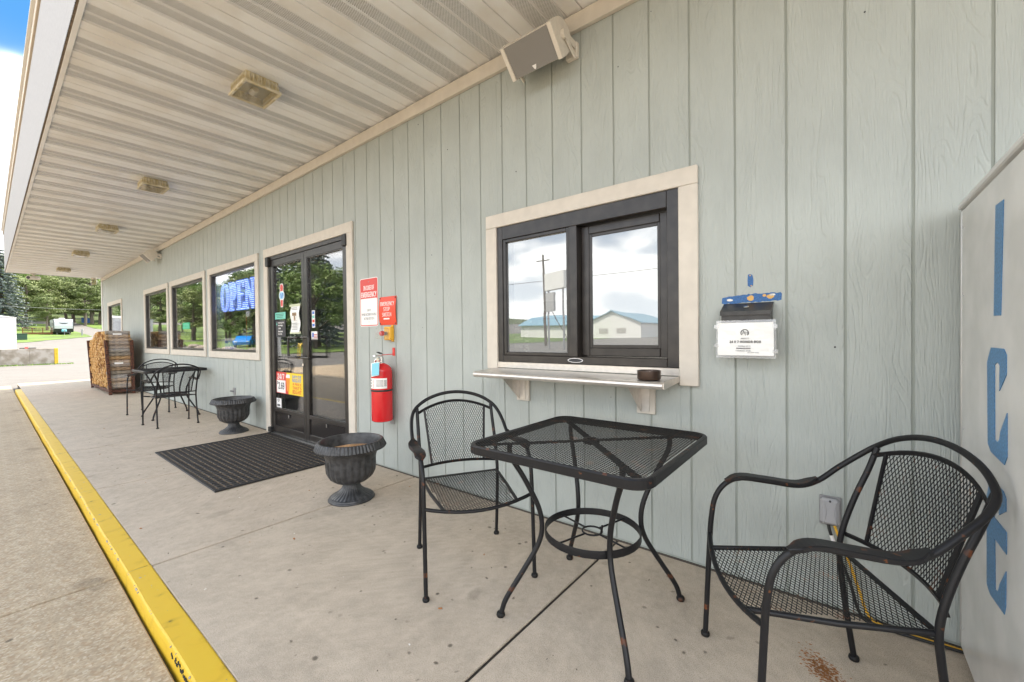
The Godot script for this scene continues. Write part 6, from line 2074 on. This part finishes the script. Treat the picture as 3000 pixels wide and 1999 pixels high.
func make_mirrored_yard() -> void:
	# blue hatchback
	var c := thing("blue_car", "bright blue hatchback parked across the forecourt by the lawn", "car", Vector3(-58.0, terrain(-58, 18), 17.6), 0.5)
	var pr := PackedVector2Array([Vector2(-2.0, 0.35), Vector2(2.05, 0.35), Vector2(2.1, 0.7), Vector2(1.95, 0.88), Vector2(1.1, 0.98), Vector2(0.45, 1.42), Vector2(-1.1, 1.48), Vector2(-1.85, 1.02), Vector2(-2.08, 0.9)])
	part("body", mb().prism(pr, -0.85, 0.85), M.car_blue, c)
	for s in [-1.0, 1.0]:
		part("side_window", mb().prism(PackedVector2Array([Vector2(-1.55, 1.0), Vector2(0.95, 1.0), Vector2(0.40, 1.36), Vector2(-1.05, 1.40)]), 0.851 * s - 0.006, 0.851 * s + 0.006), M.rv_dark, c)
		for wx in [-1.25, 1.3]:
			var wh := part("wheel", mb().tube([Vector3(wx, 0.32, s * 0.68), Vector3(wx, 0.32, s * 0.87)], 0.32, 20), M.tyre, c)
			part("rim", mb().tube([Vector3(wx, 0.32, s * 0.871), Vector3(wx, 0.32, s * 0.885)], 0.20, 16), M.chrome, wh)
		part("headlight", mb().box(Vector3(2.03, 0.72, s * 0.62), Vector3(0.12, 0.14, 0.34), 0.02), M.sign_white, c)
	# hoop bollard, freezer cabinet
	var hb := thing("hoop_bollard", "yellow steel hoop bollard out on the forecourt", "bollard", Vector3(-27.5, -0.13, 10.6), 0.9)
	part("hoop", mb().tube(spline([Vector3(-0.6, 0, 0), Vector3(-0.6, 0.6, 0), Vector3(-0.5, 0.85, 0), Vector3(-0.3, 0.95, 0), Vector3(0.3, 0.95, 0), Vector3(0.5, 0.85, 0), Vector3(0.6, 0.6, 0), Vector3(0.6, 0, 0)], 5), 0.06, 10), M.yellow_plain, hb)
	var fz := thing("propane_locker", "white locker with red side panel out on the forecourt", "locker", Vector3(-31.5, -0.13, 10.3), 0.4)
	part("cabinet", mb().between(Vector3(-0.8, 0.06, -0.5), Vector3(0.8, 1.5, 0.5), 0.02), M.white, fz)
	part("side_panel", mb().between(Vector3(-0.6, 0.3, -0.52), Vector3(-0.1, 1.3, -0.501)), M.sign_red, fz)
	part("foot", mb().between(Vector3(-0.75, 0.0, -0.45), Vector3(0.75, 0.06, 0.45)), M.cord_black, fz)
	# boulders edging the lawn
	var r := RandomNumberGenerator.new(); r.seed = 6
	for k in 16:
		var x := -40.0 - k * 3.1
		var sz := r.randf_range(0.35, 0.75)
		var o := part(numbered("boulder"), mb().lathe([Vector2(0.01, -0.2), Vector2(0.8, -0.1), Vector2(1.0, 0.25), Vector2(0.8, 0.55), Vector2(0.35, 0.7), Vector2(0.01, 0.72)], 9, Vector3.ZERO, func(an, q): return 1.0 + 0.16 * sin(an * 3.0 + k + q) + 0.1 * sin(an * 5.0 + k * 2.0)), M.rock, self, Vector3(x, terrain(x, 13.0), 13.0 + r.randf_range(-0.4, 0.4)))
		o.scale = Vector3(sz * 1.5, sz, sz)
		tag(o, "brown boulder edging the lawn across the forecourt", "boulder", "boulders along the lawn")
	# pale building with blue roof
	var b := thing("metal_building", "pale metal building with a blue roof across the road", "building", Vector3(-36.0, terrain(-36, 75), 75.0))
	var gb := PackedVector2Array([Vector2(-6.0, 0.0), Vector2(6.0, 0.0), Vector2(6.0, 3.0), Vector2(0.0, 5.6), Vector2(-6.0, 3.0)])
	part("wall", mb().prism(gb, 0.0, 16.0), M.white, b)
	for s in [-1.0, 1.0]:
		part("roof", mb().prism(PackedVector2Array([Vector2(0.0, 5.62), Vector2(6.5 * s, 2.80), Vector2(6.5 * s, 2.95), Vector2(0.0, 5.80)]), -0.5, 16.4), M.roof_blue, b)
		part("window", mb().box(Vector3(1.9 * s, 1.5, -0.03), Vector3(2.0, 1.1, 0.05), 0.01), M.room_light, b)
	part("wing", mb().between(Vector3(-24.0, 0.0, 2.0), Vector3(-6.01, 3.0, 12.0)), M.white, b)
	part("wing_roof", mb().prism(PackedVector2Array([Vector2(1.4, 2.9), Vector2(7.0, 5.0), Vector2(12.6, 2.9), Vector2(12.6, 3.05), Vector2(7.0, 5.2), Vector2(1.4, 3.05)]), 6.1, 24.4, Transform3D(Basis(Vector3(0, 0, 1), Vector3(0, 1, 0), Vector3(-1, 0, 0)), Vector3.ZERO)), M.roof_blue, b)
	var sg := thing("roadside_sign", "tall white sign cabinet on two posts across the forecourt", "sign", Vector3(-20.5, terrain(-20.5, 30), 30.0), 0.45)
	for s in [-1.0, 1.0]:
		part("post", mb().tube([Vector3(1.3 * s, -0.2, 0), Vector3(1.3 * s, 5.4, 0)], 0.09, 10), M.grey_metal, sg)
	part("cabinet", mb().between(Vector3(-1.7, 5.4, -0.2), Vector3(1.7, 7.0, 0.2), 0.04), M.white, sg)
	part("price_panel", mb().between(Vector3(-1.7, 3.4, -0.12), Vector3(-0.2, 5.2, 0.12), 0.03), M.outlet, sg)
	var p := thing("utility_pole", "brown utility pole with a brace standing across the forecourt", "pole", Vector3(-27.0, terrain(-27, 38), 38.0))
	part("pole", mb().tube([Vector3(0, -0.2, 0), Vector3(-0.25, 10.5, 0)], [0.17, 0.12], 12), M.trunk, p)
	part("brace", mb().tube([Vector3(3.4, -0.2, 0.4), Vector3(-0.1, 5.2, 0)], 0.05, 8), M.trunk, p)
	part("crossarm", mb().box(Vector3(-0.24, 9.8, 0), Vector3(1.9, 0.12, 0.12), 0.01), M.trunk, p)
	var wires := []
	for k in 20:
		var q := k / 19.0
		wires.append(Vector3(lerpf(-72.0, 24.0, q), 7.4 + 1.2 * pow(q - 0.5, 2.0) * 4.0, 37.8))
	tag(part(numbered("power_line"), mb().tube(wires, 0.03, 5), M.ink, self), "black overhead wire strung to the braced utility pole", "power line")

func _ready() -> void:
	make_light_and_air()
	make_materials()
	make_ground()
	make_shop()
	make_furniture()
	make_firewood()
	make_ceiling_lights()
	make_speakers()
	make_soffit_end()
	make_wall_things()
	make_door_things()
	make_yard()
	make_trees()
